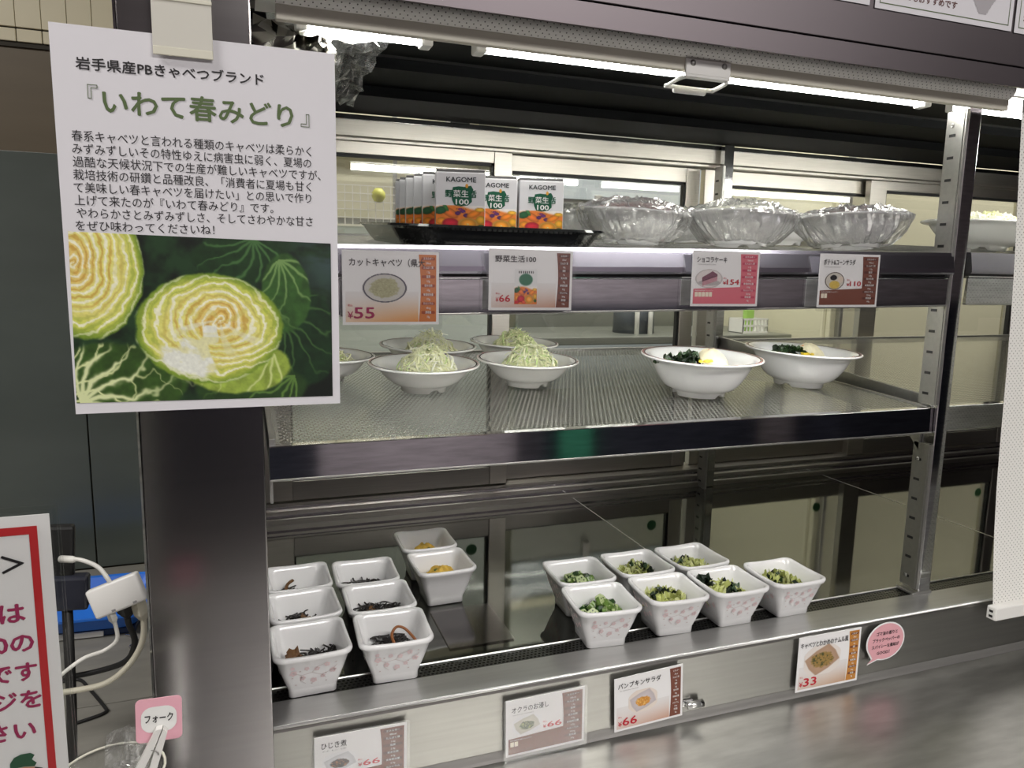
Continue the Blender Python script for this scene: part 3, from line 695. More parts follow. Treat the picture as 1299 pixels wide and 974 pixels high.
BW = [ # name, x, y, rz, printed, label
 ('A1', 0.054, 0.757, 2, 1, 'white square bowl of black hijiki, front row, touching the steel pillar'),
 ('A2', 0.141, 0.756, -2, 1, 'white square bowl of hijiki with a long carrot strip, front row'),
 ('A3', 0.054, 0.842, 3, 1, 'white square bowl of hijiki, middle row beside the pillar'),
 ('A4', 0.140, 0.837, 0, 1, 'white square bowl with a wide band of black hijiki, middle row second from the pillar'),
 ('A5', 0.053, 0.922, 1, 1, 'white square bowl with a brown mushroom scrap, back row beside the pillar'),
 ('A6', 0.136, 0.916, -1, 1, 'white square bowl with thin black hijiki, back row second from the pillar'),
 ('B1', 0.235, 1.004, 0, 0, 'white square bowl of pumpkin salad standing farthest back'),
 ('B2', 0.237, 0.919, 2, 0, 'white square bowl of pumpkin salad in front of the other pumpkin bowl'),
 ('C1', 0.400, 0.836, -2, 1, 'white square bowl of okra in the row behind'),
 ('C2', 0.391, 0.753, -5, 1, 'white square bowl heaped with cut okra, front row'),
 ('C3', 0.487, 0.838, 0, 1, 'white square bowl of cabbage with much dark wakame, back row middle'),
 ('C4', 0.484, 0.755, -3, 1, 'white square bowl of cabbage namul, front row beside the front okra bowl'),
 ('C5', 0.572, 0.838, 2, 1, 'white square bowl of cabbage namul, rightmost of the back row'),
 ('C6', 0.570, 0.753, 0, 1, 'white square bowl of cabbage namul with wakame at its left, second from right in front'),
 ('C7', 0.658, 0.753, 0, 1, 'white square bowl of cabbage namul, rightmost of all the small bowls')]
DZ = 0.9632
for nm, x, y, rz, pr, lab in BW:
    t = thing('square_bowl', lab, 'bowl', (x, y, DZ), (0, 0, math.radians(rz)), 'square side-dish bowls on the bottom deck')
    obj('bowl_body', BOWL, None, t)
    if pr:
        for k, an in enumerate((0, -PI/2)):
            obj('blossom_print', fl_me, None, t, rot=(0, 0, an)); obj('twig_print', tw_me, None, t, rot=(0, 0, an))

# --- food bits
LIFT = {'hijiki_salad': 0.0135, 'pumpkin_salad': 0.008, 'okra_pieces': 0.009, 'cabbage_namul': 0.009}
SCL = {'hijiki_salad': 1.25, 'pumpkin_salad': 1.2, 'okra_pieces': 1.3, 'cabbage_namul': 1.28}
def strand(mb, r, p, d, L, wd, curl, n=4, th=None):
    """bent flat ribbon with thickness"""
    p = Vector(p); d = Vector(d).normalized(); side = d.cross(Vector((0, 0, 1)))
    side = side.normalized() if side.length > 1e-3 else Vector((1, 0, 0)); upv = side.cross(d)
    ax = (upv*r.uniform(-1, 1)+side*r.uniform(-1, 1)+Vector((0, 0, 0.3))); pts = []
    for i in range(n+1):
        t_ = i/n-0.5; pts.append(p+d*L*t_+ax*curl*L*(0.25-t_*t_))
    th = th or wd*0.5; V = []
    for q in pts:
        V += [q+side*wd/2, q+upv*th, q-side*wd/2]
    F = []
    for i in range(n):
        for k in range(3): F.append((i*3+k, i*3+(k+1) % 3, i*3+3+(k+1) % 3, i*3+3+k))
    F += [(2, 1, 0), (n*3, n*3+1, n*3+2)]
    mb.add(V, F)
def leafpatch(mb, r, c, sx, sy, crump=0.35, n=5):
    """crumpled leaf piece"""
    an = r.random()*PI; ca, sa = math.cos(an), math.sin(an); ph = [r.random()*6 for _ in range(4)]; tl = r.uniform(-0.5, 0.5); V = []
    for j in range(n):
        for i in range(n):
            u, v = i/(n-1)-0.5, j/(n-1)-0.5; x = u*sx*(1-0.35*abs(v)); y = v*sy
            z = crump*sx*(0.30*math.sin(7*u+ph[0])+0.22*math.sin(9*v+ph[1]+3*u)+0.12*math.sin(15*u*v+ph[2]))+tl*x
            x += 0.1*sx*math.sin(8*v+ph[3]); V.append((c[0]+x*ca-y*sa, c[1]+x*sa+y*ca, c[2]+z))
    m = len(V); V += [(a, b, z-0.0005) for a, b, z in V[:m]]
    F = [(j*n+i, j*n+i+1, (j+1)*n+i+1, (j+1)*n+i) for j in range(n-1) for i in range(n-1)]
    F += [tuple(m+q for q in reversed(fc)) for fc in F]
    mb.add(V, F)
def lump(mb, r, c, rx, ry, rz_, amp=0.15, n=14, m=8):
    ph = [r.random()*6 for _ in range(4)]; V = [(c[0], c[1], c[2]+rz_)]; F = []
    for j in range(1, m+1):
        th = PI*0.62*j/m
        for i in range(n):
            a = 2*PI*i/n; k = 1+amp*(math.sin(3*a+ph[0]+2*th)*0.5+math.sin(5*a+ph[1])*0.3+math.sin(7*th+4*a+ph[2])*0.5)
            V.append((c[0]+rx*k*math.sin(th)*math.cos(a), c[1]+ry*k*math.sin(th)*math.sin(a), c[2]+rz_*k*math.cos(th)))
    for i in range(n): F.append((0, 1+i, 1+(i+1) % n))
    for j in range(m-1):
        for i in range(n): F.append((1+j*n+i, 1+(j+1)*n+i, 1+(j+1)*n+(i+1) % n, 1+j*n+(i+1) % n))
    mb.add(V, F)
hij = mat('black_hijiki', (0.012, 0.009, 0.008), 0.3); hij2 = mat('brown_fried_tofu', (0.14, 0.065, 0.02), 0.5); carrot = mat('carrot_brown', (0.28, 0.10, 0.03), 0.4)
pump = mat('pumpkin_yellow', (0.62, 0.40, 0.06), 0.55, bump=(150, 0.3), noise=(90, 0.3)); pumpg = mat('pumpkin_skin_green', (0.10, 0.13, 0.03), 0.5)
okg = mat('okra_green', (0.12, 0.21, 0.04), 0.3, noise=(120, 0.3)); okl = mat('okra_pale_flesh', (0.42, 0.50, 0.25), 0.4); okd = mat('okra_dark_green', (0.02, 0.055, 0.012), 0.25)
cab = mat('boiled_cabbage', (0.42, 0.46, 0.14), 0.35, noise=(70, 0.2)); cab2 = mat('boiled_cabbage_pale', (0.60, 0.63, 0.30), 0.35)
wak = mat('dark_wakame', (0.010, 0.020, 0.010), 0.25); wak2 = mat('green_wakame', (0.02, 0.05, 0.015), 0.28)
def food(name, mb, ms, lab, cat, loc, grp=None, rot=0):
    if abs(loc[2]-DZ) < 1e-6: loc = (loc[0], loc[1], loc[2]+LIFT.get(name, 0.0))
    o = mb.build(name, ms, None, loc=loc, rot=(0, 0, rot)); k_ = SCL.get(name, 1.0); o.scale = (k_, k_, k_ if name != 'hijiki_salad' else 1.0); return tag(o, lab, cat, grp, 'stuff')
def hijiki(seed, n, cx, cy, sx, sy, brown=0, base=0.010):
    r = random.Random(seed); mb = MB()
    for k in range(int(n*1.4)):
        x = cx+r.gauss(0, sx); y = cy+r.gauss(0, sy); x = max(-0.020, min(0.020, x)); y = max(-0.020, min(0.019, y))
        z = base+r.random()*0.007*math.exp(-((x-cx)/sx)**2*0.5); mb.cur = 0
        a = r.random()*2*PI; strand(mb, r, (x, y, z), (math.cos(a), math.sin(a), r.uniform(-0.3, 0.6)), r.uniform(0.006, 0.013), 0.0019, r.uniform(-1, 1), 4, 0.0014)
    for k in range(brown):
        mb.cur = 1; leafpatch(mb, r, (cx+r.gauss(0, sx*0.6), cy+r.gauss(0, sy*0.5), base+0.006), 0.011, 0.007, 0.5)
    return mb
rr = dict((b[0], (b[1], b[2])) for b in BW)
def at(n): return (rr[n][0], rr[n][1], DZ)
mb = hijiki(1, 60, 0.006, 0.004, 0.012, 0.007); r = random.Random(5); mb.cur = 1; leafpatch(mb, r, (-0.012, 0.0, 0.020), 0.012, 0.010, 0.6); leafpatch(mb, r, (-0.014, 0.0, 0.017), 0.014, 0.009, 0.6)
food('hijiki_salad', mb, [hij, hij2], 'scraps of hijiki with a brown mushroom piece in the front bowl by the pillar', 'food', at('A1'))
mb = hijiki(2, 110, 0.002, 0.005, 0.010, 0.008)
pts = smooth_path([(0.002, -0.002, 0.016), (0.000, 0.003, 0.026), (0.005, 0.006, 0.0325), (0.012, 0.004, 0.030), (0.019, -0.002, 0.021), (0.022, -0.006, 0.016)], 5)
mb.cur = 1; mb.tube(pts, 0.0014, 6)
food('hijiki_salad', mb, [hij, carrot], 'black hijiki with a curved brown carrot strip in the front bowl', 'food', at('A2'))
food('hijiki_salad', hijiki(3, 45, -0.002, 0.010, 0.011, 0.005, 1, 0.009), [hij, hij2], 'few black hijiki scraps in the middle-row bowl by the pillar', 'food', at('A3'))
food('hijiki_salad', hijiki(4, 170, 0.0, 0.008, 0.011, 0.006, 1, 0.012), [hij, hij2], 'thick band of black hijiki in the middle-row bowl second from the pillar', 'food', at('A4'))
mb = hijiki(5, 14, -0.008, 0.010, 0.006, 0.005); mb.cur = 1; mb.tube(smooth_path([(-0.012, 0.008, 0.014), (-0.010, 0.010, 0.022), (-0.007, 0.010, 0.026), (-0.004, 0.012, 0.027)], 3), 0.0018, 6)
food('hijiki_salad', mb, [hij, hij2], 'single brown mushroom scrap in the back-row bowl by the pillar', 'food', at('A5'))
food('hijiki_salad', hijiki(6, 90, 0.0, 0.010, 0.012, 0.004, 0, 0.011), [hij], 'thin line of black hijiki in the back-row bowl second from the pillar', 'food', at('A6'))
for nm, sd, lab in (('B1', 1, 'yellow pumpkin salad mound in the bowl farthest back'), ('B2', 2, 'yellow-green pumpkin salad mound in the nearer pumpkin bowl')):
    mb = MB(); r = random.Random(sd); mb.cur = 0
    lump(mb, r, (0, 0.004, 0.012), 0.017, 0.014, 0.0155, 0.14, 20, 12)
    for k in range(9):
        a = r.random()*6; mb.cur = 1 if k % 2 else 0; rad = r.uniform(0.003, 0.013); lump(mb, r, (rad*math.cos(a), 0.004+rad*0.8*math.sin(a), 0.027-rad*0.55), 0.0035, 0.0025, 0.0018, 0.3, 8, 5)
    food('pumpkin_salad', mb, [pump, pumpg], lab, 'food', at(nm))
def okra(seed, n, cx, cy, s, h):
    r = random.Random(seed); mb = MB()
    for k in range(n):
        a = r.random()*2*PI; rad = s*math.sqrt(r.random()); x = cx+rad*math.cos(a); y = cy+rad*math.sin(a)*0.8; z = 0.012+h*(1-(rad/s)**2)*r.uniform(0.5, 1)
        if k % 3 == 0:   # star-cut slice: rind, pale face, dark seeds
            tl = Matrix.Rotation(r.uniform(-0.9, 0.9), 3, 'X') @ Matrix.Rotation(r.uniform(-0.9, 0.9), 3, 'Y'); R_ = r.uniform(0.0042, 0.0055)
            ring = [(R_*(1+0.10*math.cos(5*q*PI/10))*math.cos(q*PI/10), R_*(1+0.10*math.cos(5*q*PI/10))*math.sin(q*PI/10)) for q in range(20)]
            V = [tl@Vector((a_, b_, 0))+Vector((x, y, z)) for a_, b_ in ring]+[tl@Vector((a_, b_, 0.004))+Vector((x, y, z)) for a_, b_ in ring]
            mb.cur = 0; mb.add(V, [(q, (q+1) % 20, 20+(q+1) % 20, 20+q) for q in range(20)]+[tuple(range(19, -1, -1))])
            mb.cur = 1; mb.add([tl@Vector((a_*0.98, b_*0.98, 0.0039))+Vector((x, y, z)) for a_, b_ in ring], [tuple(range(20))])
            for q in range(5):
                mb.cur = 2; c_ = tl@Vector((R_*0.5*math.cos(q*1.257), R_*0.5*math.sin(q*1.257), 0.0042))+Vector((x, y, z))
                mb.add([c_+tl@Vector((0.0008*math.cos(w_), 0.0008*math.sin(w_), 0)) for w_ in (0, 1.05, 2.1, 3.14, 4.2, 5.2)], [(0, 1, 2, 3, 4, 5)])
        else:            # diagonal-cut pod pieces
            mb.cur = r.choice((0, 2, 2)); L = r.uniform(0.007, 0.014); d = Vector((math.cos(a*3), math.sin(a*3), r.uniform(-0.2, 0.9))).normalized(); c_ = Vector((x, y, z))
            rad_ = r.uniform(0.0028, 0.0042); mb.tube([c_-d*L/2, c_-d*L/4, c_+d*L/4, c_+d*L/2], [rad_*0.75, rad_, rad_, rad_*0.6], 5)
            mb.cur = 1; e = c_+d*(L/2+0.0001); q1 = d.orthogonal().normalized()*rad_*0.5; q2 = d.cross(q1).normalized()*rad_*0.5; mb.add([e+q1, e+q2, e-q1, e-q2], [(0, 1, 2, 3)])
    return mb
food('okra_pieces', okra(3, 34, 0.003, 0.006, 0.017, 0.014), [okg, okl, okd], 'green cut okra in the bowl behind', 'food', at('C1'))
food('okra_pieces', okra(8, 48, 0.002, 0.004, 0.019, 0.018), [okg, okl, okd], 'heap of green okra with star slices in the front bowl', 'food', at('C2'))
def namul(seed, nc, nw, wc, h=0.014, cs=(0, 0.004)):
    r = random.Random(seed); mb = MB(); mb.cur = 0; lump(mb, r, (cs[0], cs[1], 0.009), 0.018, 0.016, h*0.75, 0.12)
    for k in range(nc):
        a = r.random()*2*PI; rad = 0.021*math.sqrt(r.random()); x = cs[0]+rad*math.cos(a); y = cs[1]+rad*math.sin(a)*0.85; z = 0.011+h*(1-(rad/0.0235)**2)*r.uniform(0.75, 1.15)
        mb.cur = 0 if r.random() < 0.6 else 1
        if r.random() < 0.6: leafpatch(mb, r, (x, y, z), r.uniform(0.009, 0.016), r.uniform(0.006, 0.009), 0.8)
        else: strand(mb, r, (x, y, z), (math.cos(a*5), math.sin(a*5), r.uniform(-0.2, 0.7)), r.uniform(0.009, 0.016), r.uniform(0.0015, 0.0035), r.uniform(-1.2, 1.2), 4)
    for k in range(nw):
        mb.cur = 2 if k % 3 else 3; x = wc[0]+r.gauss(0, wc[2]); y = wc[1]+r.gauss(0, wc[2]); rad = math.hypot(x-cs[0], y-cs[1])
        leafpatch(mb, r, (x, y, 0.013+h*max(0.1, 1-(rad/0.024)**2)), 0.010, 0.008, 0.8)
    return mb
nm_ = [cab, cab2, wak, wak2]
food('cabbage_namul', namul(1, 70, 22, (0.011, 0.004, 0.006)), nm_, 'boiled cabbage with a pile of dark wakame at right, back row middle bowl', 'food', at('C3'))
food('cabbage_namul', namul(2, 90, 6, (-0.003, 0.004, 0.005)), nm_, 'boiled cabbage with wakame in its centre, bowl beside the front okra', 'food', at('C4'))
food('cabbage_namul', namul(3, 80, 4, (-0.006, 0.012, 0.006), 0.012), nm_, 'yellow-green boiled cabbage in the rightmost bowl of the back row', 'food', at('C5'))
mb = namul(4, 85, 8, (0.006, -0.004, 0.006)); r = random.Random(9); mb.cur = 2
for k in range(7): leafpatch(mb, r, (-0.020+r.gauss(0, .003), 0.010+r.gauss(0, .003), 0.026+k*0.0008), 0.012, 0.010, 0.8)
food('cabbage_namul', mb, nm_, 'boiled cabbage with a dark wakame knot on the left side', 'food', at('C6'))
food('cabbage_namul', namul(5, 95, 5, (0.002, -0.002, 0.005), 0.016), nm_, 'loose heap of boiled cabbage in the rightmost small bowl', 'food', at('C7'))
# a small clear tray lid lying on the deck in front of the pumpkin bowls
lid = MB().box(-0.04, 0.04, -0.055, 0.045, 0, 0.0012, 0.0005).build('clear_mat', thin_clear('smoky_clear_mat', (0.75, 0.72, 0.72), 0.1, 0.06), None, loc=(0.252, 0.835, DZ+0.0002))
tag(lid, 'thin clear sheet lying on the deck in front of the pumpkin salad bowls', 'sheet')

# ------------------------------------------------------------------ round melamine bowls
def round_bowl(name, label, cat, loc, R, Hh, rimw, rf, m, stripes, n=56, rot=0, grp=None, tilt=0.055):
    t = thing(name, label, cat, loc, (math.atan(tilt), 0, rot), grp)
    prof = [(0.0, 0.0045), (rf*0.80, 0.0045), (rf*0.86, 0.0), (rf, 0.0), (rf*1.03, 0.006), (rf*1.15, 0.0085)]
    Ri = R-rimw
    for k in range(1, 9):
        u = k/8; prof.append((rf*1.15+(Ri-rf*1.15)*(u**0.78), 0.0085+(Hh-0.0115)*(u**1.35)))
    prof += [(R*0.985, Hh-0.0022), (R, Hh-0.0008), (R*0.997, Hh+0.0006), (R*0.985, Hh+0.0009), (Ri-0.001, Hh-0.0008)]
    for k in range(1, 9):
        u = 1-k/8; prof.append(((rf*0.95)*(0.0 if k == 8 else 1)+(Ri-0.0035-rf*0.95*(0 if k == 8 else 1))*(u**0.78), 0.0075+(Hh-0.0105)*(u**1.35)))
    def zm(i, a):   # scalloped foot ring
        if i in (2, 3): return 0.0042*sstep_f(0.75, 0.93, math.cos(3*(a-rot_notch)))
        return 0
    rot_notch = -PI/2+0.28
    v, f = lathe(prof, n, zm); q = MB(); q.add(v, f); q.build('bowl_body', m, t, True)
    for (ra, rb, mm, nm) in stripes:
        q = MB(); v, f = lathe([(R*ra, Hh+0.0010-(0.985-ra)*R*0.06), (R*rb, Hh+0.0010-(0.985-rb)*R*0.06)], n); q.add(v, [tuple(reversed(g_)) for g_ in f]); q.build(nm, mm, t)
    return t
def sstep_f(a, b, x): t_ = max(0, min(1, (x-a)/(b-a))); return t_*t_*(3-2*t_)
shr = mat('shredded_cabbage_pale', (0.90, 0.91, 0.60), 0.4); shr2 = mat('shredded_cabbage_white', (0.95, 0.95, 0.80), 0.4); shr3 = mat('shredded_cabbage_green', (0.66, 0.80, 0.34), 0.4)
def heap(seed, n, R, H0, base, green=0.25, L=(0.018, 0.038), w_=0.0019, cx=0, cy=0, squash=0.85):
    r = random.Random(seed); mb = MB(); mb.cur = 0; lump(mb, r, (cx, cy, base), R*0.70, R*0.70*squash, H0*0.58, 0.10, 20, 8)
    for k in range(n):
        a = r.random()*2*PI; q = math.sqrt(r.random()); rad = R*q; z = base+0.002+H0*max(0, math.cos(q*PI/2))**0.8*r.uniform(0.88, 1.08)+0.0015
        x = cx+rad*math.cos(a); y = cy+rad*math.sin(a)*squash; an = r.random()*2*PI
        slope = -H0/R*math.sin(q*PI/2)*1.3; d = Vector((math.cos(an), math.sin(an), 0)); dz = slope*(d.x*math.cos(a)+d.y*math.sin(a))
        g = r.random(); mb.cur = 2 if g < green*0.45 else (0 if g < 0.55+green else 1)
        strand(mb, r, (x, y, z), (d.x, d.y, dz+r.uniform(-0.30, 0.55)), r.uniform(*L)*(1-0.45*q), w_*r.uniform(0.7, 1.5), r.uniform(-1.1, 1.1), 5, 0.0007)
    return mb
dstr = [(0.93, 0.955, rim_dark, 'rim_line'), (0.965, 0.975, rim_red, 'rim_line')]
estr = [(0.955, 0.972, rim_red, 'rim_line'), (0.93, 0.948, rim_dark, 'rim_line')]
CB = [('front left', 0.222, 0.957, 0.0735, 620, 0.033, 'cream shallow bowl of shredded cabbage, front left of the cabbage bowls on the middle shelf', 'pale shredded cabbage heap in the front left shallow bowl', 0.20, 0.0),
      ('front right', 0.372, 0.968, 0.0715, 620, 0.033, 'cream shallow bowl of shredded cabbage, front right of the cabbage bowls', 'pale shredded cabbage heap in the front right shallow bowl', 0.30, 0.25),
      ('back left', 0.262, 1.105, 0.0735, 300, 0.033, 'cream shallow bowl of cabbage behind the front left one', 'white-green cabbage shreds in the back left shallow bowl', 0.15, 0.0),
      ('back right', 0.408, 1.125, 0.0715, 300, 0.030, 'cream shallow bowl of greener cabbage at the back right', 'greener cabbage shreds in the back right shallow bowl', 0.75, 0.0),
      ('far left', 0.098, 1.04, 0.0715, 200, 0.022, 'cream shallow bowl half hidden behind the hanging paper notice', 'cabbage shreds in the shallow bowl half hidden by the paper notice', 0.5, 0.0)]
for i, (nm, x, y, R, n, h, lab, lab2, gr, sh) in enumerate(CB):
    z = zmid(y)+0.0012
    round_bowl('shallow_bowl', lab, 'bowl', (x, y, z), R, 0.036, 0.011, 0.030, melamine2, dstr, rot=0.2*i, grp='shallow cabbage bowls on the middle shelf')
    food('shredded_cabbage', heap(20+i, n, 0.041, h, 0.017, gr, cx=0.004), [shr, shr2, shr3], lab2, 'food', (x, y, z), 'cabbage heaps in shallow bowls')
pot = mat('potato_salad', (0.76, 0.70, 0.50), 0.55, bump=(90, 0.5), noise=(120, 0.12)); spk = mat('carrot_bit', (0.75, 0.25, 0.08), 0.5); corn = mat('corn_yellow', (0.85, 0.62, 0.05), 0.35)
for i, (x, y, R, lab) in enumerate(((0.588, 0.868, 0.0825, 'deep white bowl with red rim line holding potato salad, nearer one'), (0.785, 0.900, 0.0835, 'deep white bowl with dark rim line holding potato salad, beside the front post'))):
    z = zmid(y)+0.0012
    round_bowl('deep_bowl', lab, 'bowl', (x, y, z), R, 0.053, 0.012, 0.035, melamine, estr if i == 0 else [(0.957, 0.97, rim_red, 'rim_line'), (0.93, 0.952, rim_dark, 'rim_line')], rot=0.1+0.5*i, grp='deep bowls of potato salad')
    mb = MB(); r = random.Random(i+3); mb.cur = 0; lump(mb, r, (0.020, 0.006, 0.030), 0.026, 0.024, 0.031, 0.05, 22, 12)
    for k in range(7):
        a = r.random()*6; q = r.uniform(0.002, 0.018); mb.cur = 1 if k % 3 == 0 else 0; lump(mb, r, (0.020+q*math.cos(a), 0.006+q*math.sin(a), 0.060-q*q*45), 0.003, 0.0025, 0.0015, 0.2, 8, 5)
    tag(mb.build('potato_salad', [pot, spk], None, True, loc=(x, y, z)), ['cream potato salad ball with orange bits in the nearer deep bowl', 'cream potato salad ball in the deep bowl beside the post'][i], 'food', None, 'stuff')
    mb = MB()
    for k in range(26): mb.cur = 0 if k % 3 else 1; leafpatch(mb, r, (-0.022+r.gauss(0, 0.011), 0.002+r.gauss(0, 0.009), 0.042+r.random()*0.012), 0.020, 0.013, 0.6)
    for k in range(8): mb.cur = 2; lump(mb, r, (-0.004+r.gauss(0, .005), -0.018+r.gauss(0, .003), 0.047), 0.0032, 0.003, 0.0025, 0.1, 8, 5)
    lump(mb, r, (-0.01, 0, 0.02), 0.045, 0.042, 0.022, 0.05) if False else None
    food('wakame_pile', mb, [wak2, wak, corn], ['dark green wakame with corn in the nearer deep bowl', 'dark green wakame in the deep bowl beside the post'][i], 'food', (x, y, z))

# ------------------------------------------------------------------ top shelf: wrapped bowls
def wrap(seed, R, Hh, dome, parent):
    r = random.Random(seed); ph = [r.random()*6 for _ in range(12)]; n = 96; prof = []
    for k in range(10): u = k/9; prof.append((R*u*0.97, Hh+dome*(1-u**2.2), 0.0026+0.0020*u))
    prof += [(R*1.008, Hh+0.0016, 0.0008), (R*1.012, Hh-0.003, 0.0010), (R*0.93, Hh*0.62, 0.0030), (R*0.80, Hh*0.36, 0.0035), (R*0.66, Hh*0.12, 0.0040), (R*0.58, 0.003, 0.0030)]
    V = []; F = []
    for i, (q, z, am) in enumerate(prof):
        for k in range(n):
            a = 2*PI*k/n; d = am*(math.sin(11*a+ph[0]+i*0.7)*0.5+math.sin(23*a+ph[1]-i*1.1)*0.45+math.sin(37*a+ph[2]+i*2.3)*0.4+math.sin(5*a+ph[3]+i)*0.6)
            j = r.gauss(0, 0.0011)
            if i < 10: V.append((q*math.cos(a), q*math.sin(a), z+abs(d)*min(1, i/3)+j*min(1, i/2)))
            else: V.append(((q+abs(d+j))*math.cos(a), (q+abs(d+j))*math.sin(a), max(0.0015, z+d*0.3)))
    m = len(prof)
    for i in range(m-1):
        for k in range(n): F.append((i*n+k, i*n+(k+1) % n, (i+1)*n+(k+1) % n, (i+1)*n+k))
    obj('plastic_wrap', mesh(V, F, False), film, parent)
plum = mat('dark_red_beans', (0.09, 0.018, 0.016), 0.4, noise=(120, 0.4)); choc = mat('dark_red_brown_topping', (0.07, 0.015, 0.010), 0.5)
FB_ = [(0.482, 0.885, 0.0735, 0.017, 1, 'plastic-wrapped deep bowl next to the carton tray', plum, 'dark red food under the wrap in the bowl next to the tray'),
       (0.630, 0.857, 0.0730, 0.018, 2, 'plastic-wrapped deep bowl, middle of the three front wrapped bowls', shr2, 'pale food under the wrap in the middle bowl'),
       (0.780, 0.815, 0.0740, 0.013, 3, 'plastic-wrapped deep bowl nearest the front post, dark red food under the wrap', choc, 'dark red-brown food under the wrap in the bowl nearest the post'),
       (0.495, 1.065, 0.0735, 0.012, 4, 'plastic-wrapped bowl standing behind, just right of the cartons', shr2, 'pale food in the wrapped bowl behind the cartons'),
       (0.655, 1.035, 0.0735, 0.012, 5, 'plastic-wrapped bowl at the back between the front wrapped bowls', shr2, 'pale food in the wrapped bowl at the back middle')]
for x, y, R, dome, sd, lab, fm, flab in FB_:
    z = ztop(x, y)+0.0012
    t = round_bowl('wrapped_bowl', lab, 'bowl', (x, y, z), R, 0.040, 0.012, 0.036, melamine, [], rot=sd, grp='plastic-wrapped bowls on the upper shelf')
    wrap(sd, R, 0.040, dome, t)
    mb = MB(); r = random.Random(sd); lump(mb, r, (0, 0, 0.041), 0.054, 0.054, 0.012 if sd in (1, 3) else 0.010, 0.05, 24, 10)
    for k in range(60):
        a = r.random()*6.3; q = 0.047*math.sqrt(r.random()); lump(mb, r, (q*math.cos(a), q*math.sin(a), 0.040+0.011*(1-(q/0.06)**2)), 0.005, 0.004, 0.003, 0.3, 8, 4)
    food('wrapped_food', mb, [fm], flab, 'food', (x, y, z))
for i, (x, y, z, R, lab, lab2) in enumerate(((0.905, 1.01, ztop(0.87, 1.01)+0.002, 0.083, 'unwrapped bowl of cabbage behind the slotted strip of the front post', 'pale cabbage pieces in the bowl behind the post'),
      (1.115, 0.890, 1.4335+0.155*0.055+0.0015, 0.090, 'grey-white bowl heaped with cabbage in the right-hand bay', 'yellow-white cabbage heap in the right-hand bay bowl'))):
    if i == 0: x, y, R = 0.795, 0.985, 0.072; z = ztop(x, y)+0.0012
    round_bowl('deep_bowl', lab, 'bowl', (x, y, z), R, 0.042, 0.012, 0.036, melamine, [], rot=i)
    mb = MB(); r = random.Random(40+i)
    for k in range(55):
        a = r.random()*6.3; q = (0.06 if i else 0.048)*math.sqrt(r.random()); mb.cur = k % 2; lump(mb, r, (q*math.cos(a), q*math.sin(a), 0.032+0.020*(1-(q/0.065)**2)*(1 if i else 0.5)), r.uniform(0.008, 0.013), r.uniform(0.008, 0.012), 0.009, 0.35, 10, 6)
    food('cut_cabbage', mb, [mat('cabbage_yellow_white', (0.74, 0.76, 0.42), 0.45), shr2], lab2, 'food', (x, y, z))

# ------------------------------------------------------------------ juice cartons in the black tray
TX, TY = 0.268, 0.892; tz = ztop(TX, TY-0.11)+0.0012
def rr2(hx, hy, r, z, n=8):
    p = []
    for sx, sy, a0 in ((1, 1, 0), (-1, 1, PI/2), (-1, -1, PI), (1, -1, 1.5*PI)):
        for i in range(n+1):
            a = a0+PI/2*i/n; p.append((sx*(hx-r)+r*math.cos(a), sy*(hy-r)+r*math.sin(a), z))
    return p
tray = thing('carton_tray', 'glossy black plastic tray holding the juice cartons on the upper shelf', 'tray', (TX, TY, tz), (math.atan(0.055), 0, 0))
lo = [rr2(.100, .130, .045, 0.0), rr2(.105, .134, .047, 0.0015), rr2(.111, .140, .050, 0.008), rr2(.118, .146, .052, 0.019), rr2(.123, .150, .052, 0.0225), rr2(.124, .151, .052, 0.0215), rr2(.122, .149, .052, 0.0240), rr2(.115, .144, .050, 0.0205), rr2(.107, .138, .046, 0.004), rr2(.100, .132, .044, 0.0022)]
v, f = loops_mesh(lo); obj('tray_body', mesh(v, f, False), bag_dark, tray)
CW, CD_, CH = 0.0525, 0.038, 0.0755
carton_w = mat('carton_white', (0.74, 0.74, 0.76), 0.35); carton_green = mat('carton_green', srgb(22, 92, 66), 0.35); carton_text = mat('carton_dark_text', srgb(35, 45, 50), 0.4)
